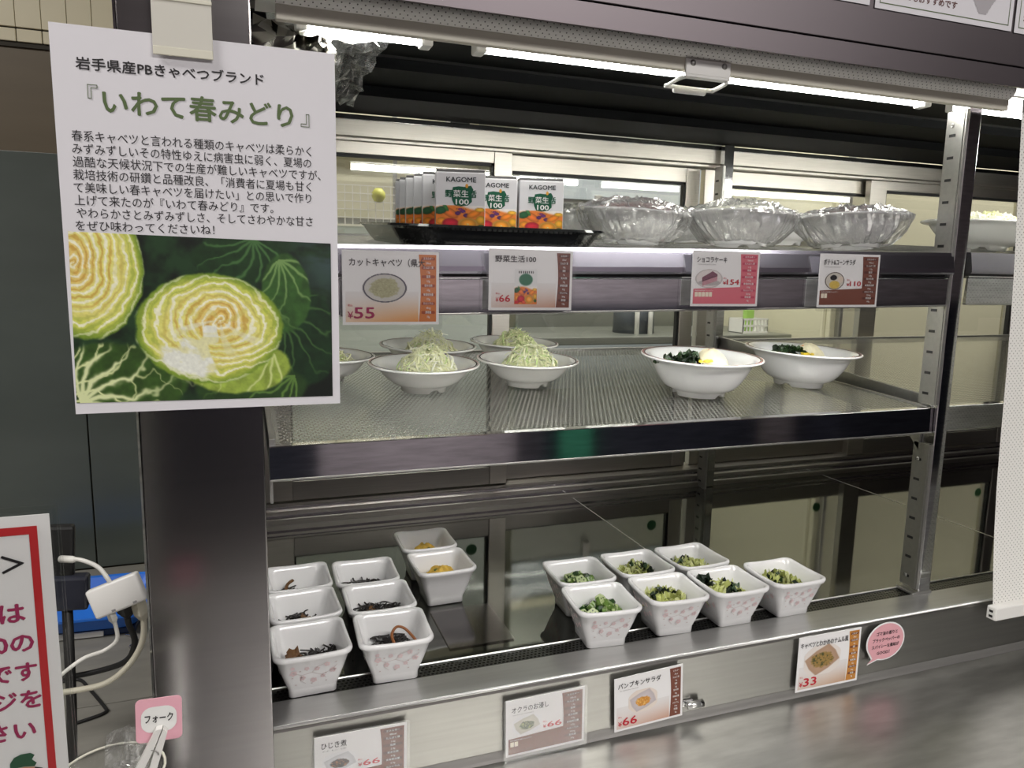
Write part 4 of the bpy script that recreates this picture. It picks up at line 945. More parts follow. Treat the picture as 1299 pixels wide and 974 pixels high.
def fruit_print(u, v):
    x = u; y = v; n = FB(x*9, y*7); base = mixc(np.array([240, 235, 230.]), np.array([228, 128, 50.]), sstep(0.05, 0.18, y+0.10*np.sin(x*5)+0.05*n))
    def e(cx, cy, rx, ry, an, col, soft=0.1):
        nonlocal base
        c, s_ = math.cos(an), math.sin(an); X = (x-cx)*c+(y-cy)*s_; Y_ = -(x-cx)*s_+(y-cy)*c; d = np.sqrt((X/rx)**2+(Y_/ry)**2)
        base = mixc(base, np.array(col, float)*(1.08-0.35*np.clip(d, 0, 1)[..., None]**2), 1-sstep(1-soft, 1+soft, d))
    e(.28, .28, .26, .12, 1.0, (230, 120, 50)); e(.10, .20, .12, .16, 0.4, (40, 95, 60)); e(.20, .08, .04, .16, -0.3, (70, 130, 70))
    e(.45, .30, .06, .08, 0, (90, 45, 110)); e(.55, .22, .06, .07, 0, (100, 50, 120)); e(.62, .38, .06, .08, 0, (80, 40, 100)); e(.50, .15, .05, .05, 0, (150, 60, 120))
    e(.78, .32, .20, .10, -0.9, (240, 140, 40)); e(.90, .15, .10, .08, 0, (245, 190, 60)); e(.92, .55, .10, .16, 0, (235, 175, 50)); e(.12, .62, .11, .14, 0, (235, 150, 45))
    e(.30, .70, .17, .20, 0, (205, 40, 60)); e(.10, .88, .12, .10, 0, (200, 45, 50)); e(.42, .88, .10, .10, 0, (225, 90, 60)); e(.66, .72, .21, .24, 0, (246, 190, 90)); e(.66, .72, .17, .20, 0, (248, 165, 50)); e(.66, .72, .03, .03, 0, (250, 225, 150))
    e(.93, .80, .07, .08, 0, (60, 100, 40)); return np.clip(base+18*(n-0.5)[..., None], 0, 255)
def carton(label):
    t = thing('juice_carton', label, 'carton', (0, 0, 0), group='juice cartons in the black tray')
    b = MB(); b.box(0, CW, 0, CD_, 0, CH, 0.0012); b.build('box', carton_w, t)
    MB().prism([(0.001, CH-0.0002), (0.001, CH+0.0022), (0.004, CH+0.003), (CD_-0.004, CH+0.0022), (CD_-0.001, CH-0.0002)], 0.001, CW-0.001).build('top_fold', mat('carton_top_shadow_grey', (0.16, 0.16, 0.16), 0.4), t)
    y0 = -0.0004
    fm_ = print_mesh([(0.0006, 0.0415), (CW-0.0006, 0.0415), (CW-0.0006, 0.0150), (0.0006, 0.0150)], 56, 36, fruit_print, y0)
    obj('fruit_print', fm_, None, t)
    sidem = print_mesh([(0.0006, 0.0400), (CD_-0.0006, 0.0400), (CD_-0.0006, 0.010), (0.0006, 0.010)], 30, 24, fruit_print, 0.0)
    so = obj('side_print', sidem, None, t, loc=(-0.0004, CD_, 0), rot=(0, 0, -PI/2))
    lettering('KAGOME', carton_text, t, CW/2+0.0005, 0.0655, width=0.031, zsc=0.0070, align='CENTER', bold=0.025, y=y0)
    g = [(-.0105, .012), (-.009, .0195), (-.003, .0205), (.003, .0200), (.010, .0215), (.0125, .0175), (.0105, .012), (.0112, .005), (.007, .0012), (-.001, -.0002), (-.007, .001), (-.0095, .006)]
    flat('green_emblem', [(CW/2+0.001+a, 0.0405+b_) for a, b_ in g][::-1], carton_green, t, y0)
    flat('orange_drop', ell(CW/2+0.0065, 0.0615, 0.0016, 0.0022, 10), mat('drop_orange', srgb(225, 160, 60), 0.4), t, y0-0.0001)
    lettering('野菜生活', carton_green, t, CW/2+0.0005, 0.0505, width=0.0325, zsc=0.0080, align='CENTER', bold=0.03, y=y0-0.0002)
    lettering('菜生', ink_white, t, CW/2+0.0005, 0.0505, width=0.0158, zsc=0.0080, align='CENTER', bold=0.012, y=y0-0.0004)
    lettering('100', ink_white, t, CW/2+0.0010, 0.0425, width=0.0135, zsc=0.0078, align='CENTER', bold=0.03, y=y0-0.0003)
    lettering('オリジナル', carton_text, t, CW/2+0.0010, 0.0370, width=0.0115, zsc=0.0023, align='CENTER', bold=0.0, y=y0-0.0002)
    return t
proto = carton('front-most juice carton standing alone ahead of the others')
cz = lambda y: tz+0.0026+(y-TY)*0.055
CP = [(0.1940, 0.784, None), (0.1925, 0.838, 'juice carton right behind the front-most one, half of its front visible'), (0.1915, 0.879, 'third juice carton counting back in the left file'), (0.1905, 0.920, 'fourth juice carton counting back in the left file'),
      (0.1910, 0.961, 'fifth juice carton counting back in the left file'), (0.1940, 1.002, 'rearmost juice carton of the left file, only a sliver showing'), (0.2525, 0.846, 'middle juice carton of the row, partly behind the front-most one'), (0.3075, 0.838, 'rightmost juice carton of the row, its whole front visible')]
for i, (x, y, lab) in enumerate(CP):
    c = proto if i == 0 else copy_tree(proto)
    c.location = (x, y, cz(y)); c.rotation_euler = (math.atan(0.055), 0, math.radians([-13, -12, -12, -11, -11, -10.5, -12, -13][i]))
    if lab: c['label'] = lab
#PART3
# ------------------------------------------------------------------ hanging A4 notice on the pillar
PX, PZ = -0.1300, 1.5760
no = thing('paper_notice', 'white paper notice with green title and cabbage photo hanging on the steel pillar', 'notice', (PX, 0.6740, PZ))
PW, PH = 0.2095, 0.2985
rows = 9; me = None
MB().box(0, PW, 0.0, 0.0004, -PH, 0).build('sheet', paper, no)
def L2(px, pz): return px-PX, pz-PZ
lettering('岩手県産PBきゃべつブランド', ink_black, no, 0.0165, -0.0312, width=0.1355, zsc=0.0098, bold=0.022, slope=0.006)
lettering('いわて春みどり', ink_green, no, 0.0335, -0.0615, width=0.1410, zsc=0.0205, bold=0.024, slope=0.002)
def bracket(cx, cz, flip, up=False):
    s_ = -1 if flip else 1; v_ = -1 if up else 1; w_, h_, t_ = 0.0065, 0.0100, 0.0022
    pts = [(0, 0), (w_, 0), (w_, -t_), (t_, -t_), (t_, -h_), (0, -h_)]; b = MB()
    P3 = [(cx+s_*a, cz+v_*c_) for a, c_ in pts]; n = len(P3); q = MB()
    for i in range(n):
        (a, b_), (c_, d) = P3[i], P3[(i+1) % n]; x0, x1 = min(a, c_)-0.00022, max(a, c_)+0.00022; z0, z1 = min(b_, d)-0.00022, max(b_, d)+0.00022; q.box(x0, x1, -0.0005, -0.0003, z0, z1)
    q.build('bracket_mark', ink_green, no)
bracket(0.0235, -0.0425, False)
bracket(0.1875, -0.0610, True, True)
body = ['春系キャベツと言われる種類のキャベツは柔らかく', 'みずみずしいその特性ゆえに病害虫に弱く、夏場の', '過酷な天候状況下での生産が難しいキャベツですが、', '栽培技術の研鑽と品種改良、「消費者に夏場も甘く',
        'て美味しい春キャベツを届けたい」との思いで作り', '上げて来たのが『いわて春みどり』です。', 'やわらかさとみずみずしさ、そしてさわやかな甘さ', 'をぜひ味わってくださいね！']
for i, ln in enumerate(body):
    n = len(ln); lettering(ln, ink_black, no, 0.0105-0.0002*i+(0.0012 if i in (6,) else 0), -0.0842-0.00970*i, width=0.00775*n, zsc=0.0088, bold=0.004)
def cabbage_photo(u, v):
    x = u*1.58; y = v*1.0; n = FB(x*6, y*6); n2 = FB(x*22+5, y*22+9); n3 = FB(x*60, y*60)
    col = mixc(np.array([12, 20, 13.]), np.array([34, 62, 34.]), sstep(0.35, 0.75, n))
    col = mixc(col, np.array([62, 80, 84.]), sstep(1.22, 1.58, x)*sstep(0.55, 0.05, y)*sstep(0.3, 0.6, FB(x*4, y*9))*0.9)
    def vein(cx, cy, ang, spread, num, col, c2, L, wd=0.010):
        dx, dy = x-cx, y-cy; r_ = np.hypot(dx, dy)+1e-6; a = np.arctan2(dy, dx)-ang+0.12*np.sin(r_*14)+0.25*(n-0.5)
        a = a+0.5*(FB(x*5+cx*3, y*5)-0.5); k = np.abs(((a/spread*num*0.5)+0.5) % 1-0.5)*spread/num*2*r_
        m_ = (np.abs(a) < spread)*(r_ < L)*(1-r_/L)
        return mixc(col, np.array(c2, float), np.clip(np.exp(-(k/wd)**2)*m_*1.6, 0, 1))
    # right-hand outer leaves
    def leaf(cx, cy, rx, ry, base, vc, ang, soft=0.06):
        nonlocal col
        d = np.hypot((x-cx)/rx, (y-cy)/ry)+0.16*(FB(x*9+cx*5, y*9)-0.5)
        m_ = 1-sstep(1-soft, 1+soft, d); lc = np.array(base, float)*(0.75+0.5*n2)[..., None]
        lc = vein(cx-rx*math.cos(ang)*0.9, cy-ry*math.sin(ang)*0.9, ang, 1.3, 7, lc, vc, max(rx, ry)*2.2, 0.007); col = mixc(col, lc, m_)
    leaf(1.00, 0.12, .30, .15, (28, 55, 26), (70, 110, 60), 1.9); leaf(1.42, 0.62, .20, .30, (22, 48, 24), (62, 95, 50), 0.4); leaf(1.28, 0.33, .16, .25, (52, 88, 38), (120, 155, 90), 1.3)
    leaf(0.22, 0.88, .42, .24, (52, 80, 30), (225, 232, 170), -0.5); col = vein(0.02, 1.0, -0.5, 1.15, 7, col, (222, 230, 175), 0.85, 0.012)*(sstep(0.62, 0.72, y+0.0*x))[..., None]+col*(1-sstep(0.62, 0.72, y))[..., None]
    leaf(1.05, 0.93, .36, .16, (40, 66, 30), (95, 130, 60), 2.6)
    # cut cabbages
    def cut(cx, cy, rx, ry, kx, ky, core_ang, coref):
        nonlocal col
        w_ = 0.07*(FB(x*11+cx*9, y*11+3)-0.5)+0.025*(n2-0.5); d = np.hypot((x-cx)/rx, (y-cy)/ry)+w_*1.2
        inside = 1-sstep(0.97, 1.02, d)
        t_ = np.clip(d, 0, 1); kd = np.hypot((x-kx)/rx, (y-ky)/ry); th = np.arctan2((y-ky)/ry, (x-kx)/rx)
        c_ = mixc(np.array([232, 205, 120.]), np.array([232, 226, 130.]), sstep(0.2, 0.5, kd)); c_ = mixc(c_, np.array([205, 212, 95.]), sstep(0.62, 0.86, t_)); c_ = mixc(c_, np.array([118, 148, 48.]), sstep(0.84, 0.99, t_))
        ph = kd*44+1.0*np.sin(th*2+kd*5)+th*1.0+9.0*(FB(x*5+1, y*5+2)-0.5)+4*(n2-0.5)
        ring = 0.5+0.5*np.sin(ph); c_ = mixc(c_, np.array([250, 249, 225.]), sstep(0.72, 0.95, ring)*0.9*(1-0.5*sstep(.8, 1, t_))); c_ = mixc(c_, np.array([190, 135, 45.]), sstep(0.30, 0.02, ring)*0.55*(1-sstep(0.4, 0.8, t_)))
        c_ = mixc(c_, np.array([140, 160, 60.]), sstep(0.25, 0.02, ring)*0.5*sstep(0.5, 0.9, t_))
        if coref:
            ca, sa = math.cos(core_ang), math.sin(core_ang); X = (x-kx)*ca+(y-ky)*sa; Y_ = -(x-kx)*sa+(y-ky)*ca
            wd = 0.030+0.15*sstep(0.08, 0.40, X); m_ = (1-sstep(wd*0.8, wd*1.15, np.abs(Y_)+0.03*np.sin(X*45+Y_*8)))*sstep(0.0, 0.04, X); c_ = mixc(c_, np.array([238, 240, 228.]), m_*(1-sstep(0.85, 0.95, t_)))
            rib = sstep(0.60, 0.9, 0.5+0.5*np.sin(th*9+kd*3))*sstep(0.5, 0.15, np.abs(kd-0.35))*sstep(0.1, 0.6, np.sin(th-0.2)+0.3); c_ = mixc(c_, np.array([240, 242, 225.]), rib*0.6)
        br_ = FB(x*13+th*2, y*13); c_ = mixc(c_, np.array([222, 214, 120.]), sstep(0.55, 0.7, br_)*0.45*(1-sstep(.8, .95, t_))); c_ = c_*(0.93+0.14*n3)[..., None]; col = mixc(col, c_, inside)
    leaf(0.97, 0.80, .33, .17, (150, 172, 70), (205, 218, 140), 2.4)
    cut(0.09, 0.20, 0.325, 0.42, 0.02, 0.18, 0, False)
    cut(0.80, 0.555, 0.455, 0.345, 0.86, 0.50, 2.20, True)
    return np.clip(col, 0, 255)
TLp, TRp, BRp, BLp = (0.0036, -0.1536), (0.2035, -0.1571), (0.2030, -0.2915), (0.0012, -0.2895)
obj('cabbage_photo', print_mesh([TLp, TRp, BRp, BLp], 300, 190, cabbage_photo, -0.0004), None, no)
# clip holding it
cl = thing('hanging_clip', 'cream-white plastic clip strap holding the paper notice on the pillar', 'clip', (-0.0375, 0.672, 1.5600))
MB().box(-0.0218, 0.0218, -0.0012, 0.0, 0.0, 0.055, 0.0005).build('strap', mat('cream_clip', (0.66, 0.64, 0.57), 0.45), cl)
MB().box(-0.0218, 0.0218, -0.0018, -0.0010, 0.0, 0.0065, 0.0005).build('lower_lip', mat('cream_clip_lip', (0.72, 0.70, 0.58), 0.45), cl)
MB().box(-0.0222, 0.0222, -0.0020, -0.0010, 0.0405, 0.0435, 0.0005).build('ridge', mat('cream_clip_lip', (0.72, 0.70, 0.58)), cl)
MB().box(-0.0222, 0.0222, 0.0, 0.014, 0.052, 0.055, 0.0005).build('hook', MATS['cream_clip'], cl)

# ------------------------------------------------------------------ price cards
def food_photo(kind):
    def f(u, v):
        n = FB(u*14+kind, v*14); n2 = FB(u*40, v*40+kind); d = np.hypot((u-.5)/.5, (v-.5)/.5)
        if kind == 1:   # plate of shredded cabbage with dark ring
            c = mixc(np.array([198, 196, 190.]), np.array([38, 34, 60.]), sstep(.90, .93, d)*(1-sstep(.965, .99, d))); c = mixc(c, np.array([170, 168, 130.])+60*(n2-.5)[..., None], 1-sstep(.60, .70, d+0.3*(n-.5))); return c
        if kind == 2:   # carton picture
            c = np.ones(u.shape+(3,))*np.array([225, 225, 225.]); m = (1-sstep(.9, 1.1, np.hypot((u-.5)/.30, (v-.30)/.17))); c = mixc(c, np.array([40, 110, 80.]), m); c = mixc(c, np.array([60, 60, 60.]), (np.abs(v-.08) < .035)*(np.abs(u-.5) < .34)*(np.sin(u*70) > -.2)*1.0)
            c = mixc(c, fruit_print(u, np.clip((v-.5)*2, 0, 1)), sstep(.47, .52, v)); return c
        if kind == 3:   # slice of chocolate cake on a plate
            c = mixc(np.array([222, 214, 212.]), np.array([190, 184, 182.]), sstep(.88, .95, d)); c = mixc(c, np.array([178, 172, 172.]), 1-sstep(.9, 1.05, np.hypot((u-.52)/.42, (v-.72)/.16)))
            t1 = (v > .10+.9*np.abs(u-.62)*1.0)*(v < .62-.55*(u-.3))*(u > .24)*(u < .80); c = mixc(c, np.array([120, 72, 90.])+40*(n2-.5)[..., None], t1*1.0)
            t2 = (v >= .62-.55*(u-.3))*(v < .88-.55*(u-.3))*(u > .26)*(u < .80); c = mixc(c, np.array([190, 140, 150.])+30*(n-.5)[..., None], t2*1.0); t3 = (np.abs(v-(.62-.55*(u-.3))) < .02)*(u > .26)*(u < .80); return mixc(c, np.array([70, 35, 50.]), t3*1.0)
        if kind == 4:   # bowl of potato salad
            c = mixc(np.array([205, 200, 190.]), np.array([60, 40, 40.]), sstep(.90, .93, d)*(1-sstep(.97, 1.0, d))); c = mixc(c, np.array([215, 185, 90.])+40*(n2-.5)[..., None], 1-sstep(.8, 1, np.hypot((u-.5)/.30, (v-.72)/.25)))
            c = mixc(c, np.array([25, 25, 28.]), 1-sstep(.85, 1, np.hypot((u-.44)/.19, (v-.32)/.16)+.3*(n-.5))); return mixc(c, np.array([220, 205, 190.]), 1-sstep(.85, 1, np.hypot((u-.80)/.16, (v-.42)/.2)))
        # square dishes seen at an angle: 5 hijiki, 6 okra, 7 pumpkin, 8 namul
        bw = {5: (222, 222, 226), 6: (222, 218, 205), 7: (216, 205, 208), 8: (196, 160, 132)}[kind]; a = -0.45 if kind != 8 else -0.62; X = (u-.5)*math.cos(a)+(v-.5)*math.sin(a)*.8; Y_ = -(u-.5)*math.sin(a)+(v-.5)*math.cos(a)
        q = np.maximum(np.abs(X)/.40, np.abs(Y_)/.36)+.12*np.minimum(np.abs(X)/.4, np.abs(Y_)/.36); bgc = {7: (226, 214, 204), 8: (226, 218, 212)}.get(kind, (232, 232, 234))
        c = mixc(np.array(bw, float)*(1-.12*q[..., None]), np.array(bgc, float), sstep(.98, 1.06, q)); c = mixc(c, np.array(bw, float)*.88, (np.abs(q-.93) < .05)*.8)
        fc = {5: ((38, 22, 20), (150, 95, 60)), 6: ((50, 66, 25), (165, 170, 110)), 7: ((205, 140, 55), (225, 180, 100)), 8: ((150, 120, 60), (60, 65, 25))}[kind]
        fo = mixc(np.array(fc[0], float), np.array(fc[1], float), sstep(.52, .68, FB(u*22+kind, v*18))); cy = .54 if kind != 8 else .5; r_ = .27 if kind != 8 else .33
        c = mixc(c, fo*(.8+.4*n2)[..., None], 1-sstep(.85, 1.02, np.hypot((u-.5)/r_, (v-cy)/(r_*.85))+.35*(n-.5))); return np.clip(c, 0, 255)
    return f
def price_card(label, loc, w_, h, style, title, price, photo, rot=0.0, pill='dark', sleeve=True, sm='price cards', lean=0.0, values=None, sub='', tz_=0.80, tw=0.55, tx=0.08, yaw=0.0):
    """origin: bottom-left corner of the card, local x right z up, facing -y"""
    t = thing('price_card', label, 'price card', loc, (lean, rot, yaw), 'price cards')
    MB().box(0, w_, 0, 0.0006, 0, h).build('card', card_m, t)
    if sleeve: obj('clear_sleeve', mesh(*MB_plate(rrect(w_+0.006, h+0.008, 0.003, 3, w_/2, h/2-0.001), -0.0016, -0.0013)), clear, t)
    b = w_*0.03
    def arc(x0, bulge, n=10): return [(x0+bulge*math.sin(PI*i/n*0.9+0.15), h-b-(h-2*b)*i/n) for i in range(n+1)]
    cm, cdk = {'orange': (orange_ink, orange_dk), 'brown': (brown_ink, brown_dk), 'rose': (rose_ink, rose_dk), 'amber': (mat('amber_ink', srgb(190, 128, 52), 0.6), mat('dark_amber_ink', srgb(120, 62, 26), 0.6))}[style]
    xr = w_*(0.78 if style == 'orange' else 0.70 if photo != 2 else 0.80)
    if photo in (7, 8): xr = w_*0.80
    a = arc(xr, w_*0.025); flat('nutrition_panel', [(w_-b, h-b)]+a+[(w_-b, b)], cm, t)
    low = photo in (3, 4, 5, 6)
    if low: flat('lower_panel', [(b, b), (xr+w_*0.03, b), (xr+w_*0.03, h*0.355), (b, h*0.315)], cm, t, -0.00025)
    else:   # soft warm gradient at the card foot
        warm = {'orange': (225, 150, 80), 'brown': (196, 150, 128), 'amber': (190, 150, 120)}[style]
        gm_ = print_mesh([(b, h*0.45), (xr, h*0.45), (xr, b), (b, b)], 8, 16, lambda u, v: mixc(np.array([226, 223, 222.]), np.array(warm, float), (v**1.6)*(0.35+0.65*u)), -0.00015); obj('tint_print', gm_, None, t)
    x0, z0, pw, ph_ = {1: (.20, .30, .46, .40), 2: (.30, .10, .27, .58), 3: (.05, .33, .40, .34), 4: (.10, .33, .32, .33), 5: (.08, .36, .38, .34), 6: (.08, .36, .36, .34), 7: (.20, .28, .42, .42), 8: (.10, .26, .58, .54)}[photo]
    msk = (lambda u, v: np.hypot((u-.5)/.5, (v-.5)/.5) <= 1.02) if photo in (1, 3, 4) else ((lambda u, v: np.hypot((u-.5)/.56, (v-.5)/.56) <= 1.0) if photo != 2 else None)
    obj('food_photo', print_mesh([(w_*x0, h*(z0+ph_)), (w_*(x0+pw), h*(z0+ph_)), (w_*(x0+pw), h*z0), (w_*x0, h*z0)], 60, 46, food_photo(photo), -0.0003, msk), None, t)
    lettering(title, ink_black, t, w_*tx, h*tz_, width=w_*tw, zsc=h*0.115, bold=0.016, y=-0.0005)
    if photo in (1, 7, 8): px_, pz_, pwid, phh = .05, .09, .27, .17
    elif photo == 2: px_, pz_, pwid, phh = .08, .14, .17, .13
    else: px_, pz_, pwid, phh = .46, .40, .24, .105
    lettering('¥', ink_red if photo != 1 else ink_crimson, t, w_*px_, h*pz_, width=w_*pwid*0.20, zsc=h*phh*0.75, bold=0.01, y=-0.0005)
    lettering(price, ink_red if photo != 1 else ink_crimson, t, w_*(px_+pwid*0.24), h*pz_, width=w_*pwid*0.76, zsc=h*phh*1.25, bold=0.02, y=-0.0005)
    lettering('税込', ink_red, t, w_*px_, h*(pz_+phh*0.95), width=w_*0.05, zsc=h*0.035, y=-0.0005)
    vals = ['エネルギー', '20kcal', 'たんぱく質', '1.5g', '脂質', '0.5g', '炭水化物', '4.0g', '食塩相当量', '0.5g', 'カルシウム', '45mg', '野菜量', '50g']
    if values: vals[1::2] = values
    xc = (xr+w_*0.02+w_-b)/2; pr_ = (w_-b-xr-w_*0.02)
    pl = []
    for k in range(7):
        z1 = h*(0.93-0.123*k)
        if pill: q = MB(); q.add([(a_, -0.0003, b_) for a_, b_ in rrect(pr_*0.86, h*0.042, h*0.020, 3, xc, z1-h*0.025)], [tuple(range(16))]); q.build('pill', cdk, t)
    lettering('\n'.join(vals), ink_white, t, xc, h*0.893, width=pr_*0.62, zsc=h*0.0400, align='CENTER', spacing=h*0.0615/(h*0.0400), y=-0.0006, name='nutrition_lettering', bold=0.01)
    if sub: lettering(sub, ink_grey, t, w_*0.08, h*(tz_-0.055), width=w_*0.26, zsc=h*0.025, y=-0.0005)
    if low:
        for k in range({3: 5, 4: 2, 5: 3, 6: 2}[photo]): q = MB(); q.add([(a_, -0.0004, b_) for a_, b_ in rrect(w_*0.045, h*0.085, 0.0004, 2, w_*(0.075+0.052*k), h*0.215)], [tuple(range(12))]); q.build('allergen_mark', mat('cream_mark', srgb(235, 225, 205), 0.6), t)
        lettering('特定原材料等アレルゲン', ink_white, t, w_*0.05, h*0.275, width=w_*0.27, zsc=h*0.026, y=-0.0005)
    return t
def MB_plate(pts, y0, y1):
    q = MB(); q.plate(pts, y0, y1); return q.v, q.f
price_card('orange price card reading 55 yen for cut cabbage, leftmost on the upper shelf rail', (0.0885, 0.7195, 1.3445), 0.0935, 0.0705, 'orange', 'カットキャベツ（県大', '55', 1, tw=0.78, tx=0.07, tz_=0.80, pill='dark', lean=0.0)
price_card('price card reading 66 yen for vegetable juice under the carton tray', (0.2335, 0.7195, 1.3585), 0.0915, 0.0615, 'brown', '野菜生活100', '66', 2, tw=0.48, tx=0.07, values=['65kcal', '0.8g', '0g', '15g', '0.2g', '20mg', '120g'])
price_card('pink price card reading 154 yen with a cake slice on the upper shelf rail', (0.4705, 0.7195, 1.3630), 0.0895, 0.0615, 'rose', 'ショコラケーキ', '154', 3, tw=0.44, tx=0.06, sub='CHOCOLATE CAKE', values=['136kcal', '1.7g', '8.2g', '14.3g', '0.0g', '12mg', '0g'])
price_card('brown price card reading 110 yen for potato and corn salad on the upper shelf rail', (0.6465, 0.7195, 1.3620), 0.0915, 0.0635, 'brown', 'ポテト&コーンサラダ', '110', 4, tw=0.52, tx=0.06, sub='POTATO&CORN SALAD', values=['76kcal', '1.7g', '3.8g', '9.2g', '0.6g', '22mg', '49g'], rot=-0.005)
price_card('price card reading 66 yen for hijiki, leftmost on the ledge face', (0.0500, 0.6815, 0.8845), 0.0905, 0.0640, 'brown', 'ひじき煮', '66', 5, tw=0.27, tx=0.07, tz_=0.80, sub='ひじき', values=['48kcal', '1.6g', '2.4g', '4.9g', '0.9g', '60mg', '20g'], rot=0.01)
price_card('price card reading 66 yen for okra on the ledge face', (0.2480, 0.6815, 0.8840), 0.0915, 0.0650, 'brown', 'オクラのお浸し', '66', 6, tw=0.46, tx=0.07, tz_=0.78, sub='OKURA NO OHITASHI', rot=-0.015)
price_card('price card reading 66 yen for pumpkin salad beside the small chrome catch', (0.3775, 0.6815, 0.8865), 0.0880, 0.0650, 'brown', 'パンプキンサラダ', '66', 7, tw=0.62, tx=0.05, tz_=0.80, sub='PUMPKIN SALAD', sleeve=False, rot=-0.045, pill=None)
price_card('price card reading 33 yen for cabbage and wakame namul on the ledge face', (0.6275, 0.6815, 0.8880), 0.0970, 0.0725, 'amber', 'キャベツとわかめのナムル風', '33', 8, tw=0.76, tx=0.03, tz_=0.80, sleeve=False)
b_ = thing('speech_bubble_card', 'round pink speech-bubble card right of the 33 yen card', 'sign', (0.7670, 0.6815, 0.9345))
pts = []
for i in range(40):
    a = 2*PI*i/40; pts.append((0.0300*math.cos(a), 0.0245*math.sin(a)))
def bubble(s_): return [(a*s_, c_*s_) for a, c_ in pts[:24]]+[(-0.0200*s_, -0.0215*s_), (-0.0275, -0.0275*s_), (-0.0115*s_, -0.0232*s_)]+[(a*s_, c_*s_) for a, c_ in pts[28:]]
obj('card', mesh(*MB_plate(bubble(1.06), 0, 0.0005)), card_m, b_); flat('pink_face', bubble(0.99), pink_bub, b_, -0.0002)
for i, (ln, wd) in enumerate((('ゴマ油の香りと', .035), ('ブラックペッパーの', .045), ('スパイシーな風味が', .045), ('GOOD！', .021))):
    lettering(ln, ink_black, b_, 0.001-0.0006*i, 0.0095-0.0088*i, width=wd, zsc=0.0056, align='CENTER', bold=0.030)
obj('clear_sleeve', mesh(*MB_plate(rrect(0.046, 0.046, 0.002, 2, 0.002, -0.006), 0.0008, 0.0010)), clear, b_)
ca = thing('chrome_catch', 'small chrome catch on the ledge face beside the pumpkin salad card', 'catch', (0.4775, 0.6865, 0.9015))
MB().box(-0.010, 0.004, -0.002, 0, -0.003, 0.004, 0.0006).build('base', mirror, ca)
MB().tube([(-0.006, -0.006, 0.0), (0.010, -0.006, 0.0)], 0.0042, 12).build('barrel', bright, ca, True)
MB().tube([(0.006, -0.006, 0.0), (0.0145, -0.006, 0.0)], [0.0030, 0.0045], 12).build('hook', mirror, ca, True)

# ------------------------------------------------------------------ posters on the fascia
def menu_poster(label, x0, x1, z0, txt, dish):
    t = thing('menu_poster', label, 'poster', (x0, 0.6655, z0)); w_ = x1-x0; h = 0.14
    MB().box(0, w_, -0.0005, 0, 0, h).build('sheet', paper, t)
    f = 0.0055; k = 0.0010; q = MB()
    for (a, b, c_, d) in ((f, w_-f, f, f+k), (f, w_-f, h-f-k, h-f), (f, f+k, f, h-f), (w_-f-k, w_-f, f, h-f)): q.add([(a, -0.0007, c_), (b, -0.0007, c_), (b, -0.0007, d), (a, -0.0007, d)], [(0, 1, 2, 3)])
    q.build('border_line', ink_green, t)
    if txt: lettering(txt, brown_dk, t, w_*0.06, 0.0135, width=w_*0.51, zsc=0.0085, bold=0.03, y=-0.0007)
    if dish:
        def dp(u, v):
            c = np.ones(u.shape+(3,))*np.array([176, 172, 176.]); n = FB(u*12, v*9); return mixc(c, mixc(np.array([196, 150, 100.]), np.array([90, 60, 55.]), sstep(.45, .65, n)), (v < .72-.25*np.abs(u-.5))*(np.abs(u-.48) < .40-.1*v))
        obj('dish_photo', print_mesh([(w_*0.60, h*0.66), (w_*1.0-0.012, h*0.66), (w_*0.93-0.008, h*0.065+0.002), (w_*0.66, h*0.065+0.002)], 60, 50, dp, -0.0008, lambda u, v: (v < 1.0-0.9*np.maximum(0, np.abs(u-.45)-.12))), None, t)
    return t
menu_poster('white menu poster with green border line, left of the dish poster on the hood', 0.425, 0.6350, 1.6835, '', False)
menu_poster('white menu poster with brown text and a dish photo on the hood', 0.6425, 0.8445, 1.6820, 'でとってもおすすめです', True)
menu_poster('white menu poster at the right edge of the hood', 0.8495, 1.055, 1.6815, 'おすすめ', False)

# ------------------------------------------------------------------ foil and clear wrap at the left end of the hood
foil = mat('crumpled_foil', (0.82, 0.81, 0.78), 0.18, 1.0, bump=(35, 0.6))
def crumple(name, label, corner, du, dv, nu, nv, amp, m, seed, parent=None, cat=None):
    r = random.Random(seed); g_ = [[(r.uniform(-1, 1), r.uniform(-1, 1), r.uniform(-1, 1)) for _ in range(nv)] for _ in range(nu)]
    V = []; c0 = Vector(corner); du = Vector(du); dv = Vector(dv)
    for i in range(nu):
        for j in range(nv):
            p_ = c0+du*(i/(nu-1))+dv*(j/(nv-1)); a_ = g_[i][j]; V.append(p_+Vector(a_)*amp)
    F = [(i*nv+j, (i+1)*nv+j, (i+1)*nv+j+1, i*nv+j+1) for i in range(nu-1) for j in range(nv-1)]
    o = obj(name, mesh(V, F, False), m, parent)
    if cat: tag(o, label, cat)
    return o
crumple('foil_wrap', 'crumpled bright foil wrapped round the left end of the hood lamp', (0.060, 0.768, 1.6140), (0.072, 0, 0.0), (0, 0.030, 0.022), 12, 6, 0.0028, foil, 4, None, 'foil')
crumple('crumpled_film', 'crumpled clear film hanging from the hood down to the door head', (0.092, 0.80, 1.6370), (0.060, 0.0, -0.002), (-0.018, 0.16, -0.040), 14, 14, 0.0045, thin_clear('bright_film', (0.85, 0.85, 0.85), 0.12, 0.22, 0.06, bump=(60, 1.0)), 6, None, 'film')
crumple('film_sheet', 'flat greyish film sheet taped between the hood and the pillar', (0.030, 0.80, 1.650), (0.085, 0.0, 0.0), (0.02, 0.42, -0.022), 8, 8, 0.0012, thin_clear('grey_film', (0.6, 0.6, 0.6), 0.2, 0.08, 0.16), 8, None, 'film')
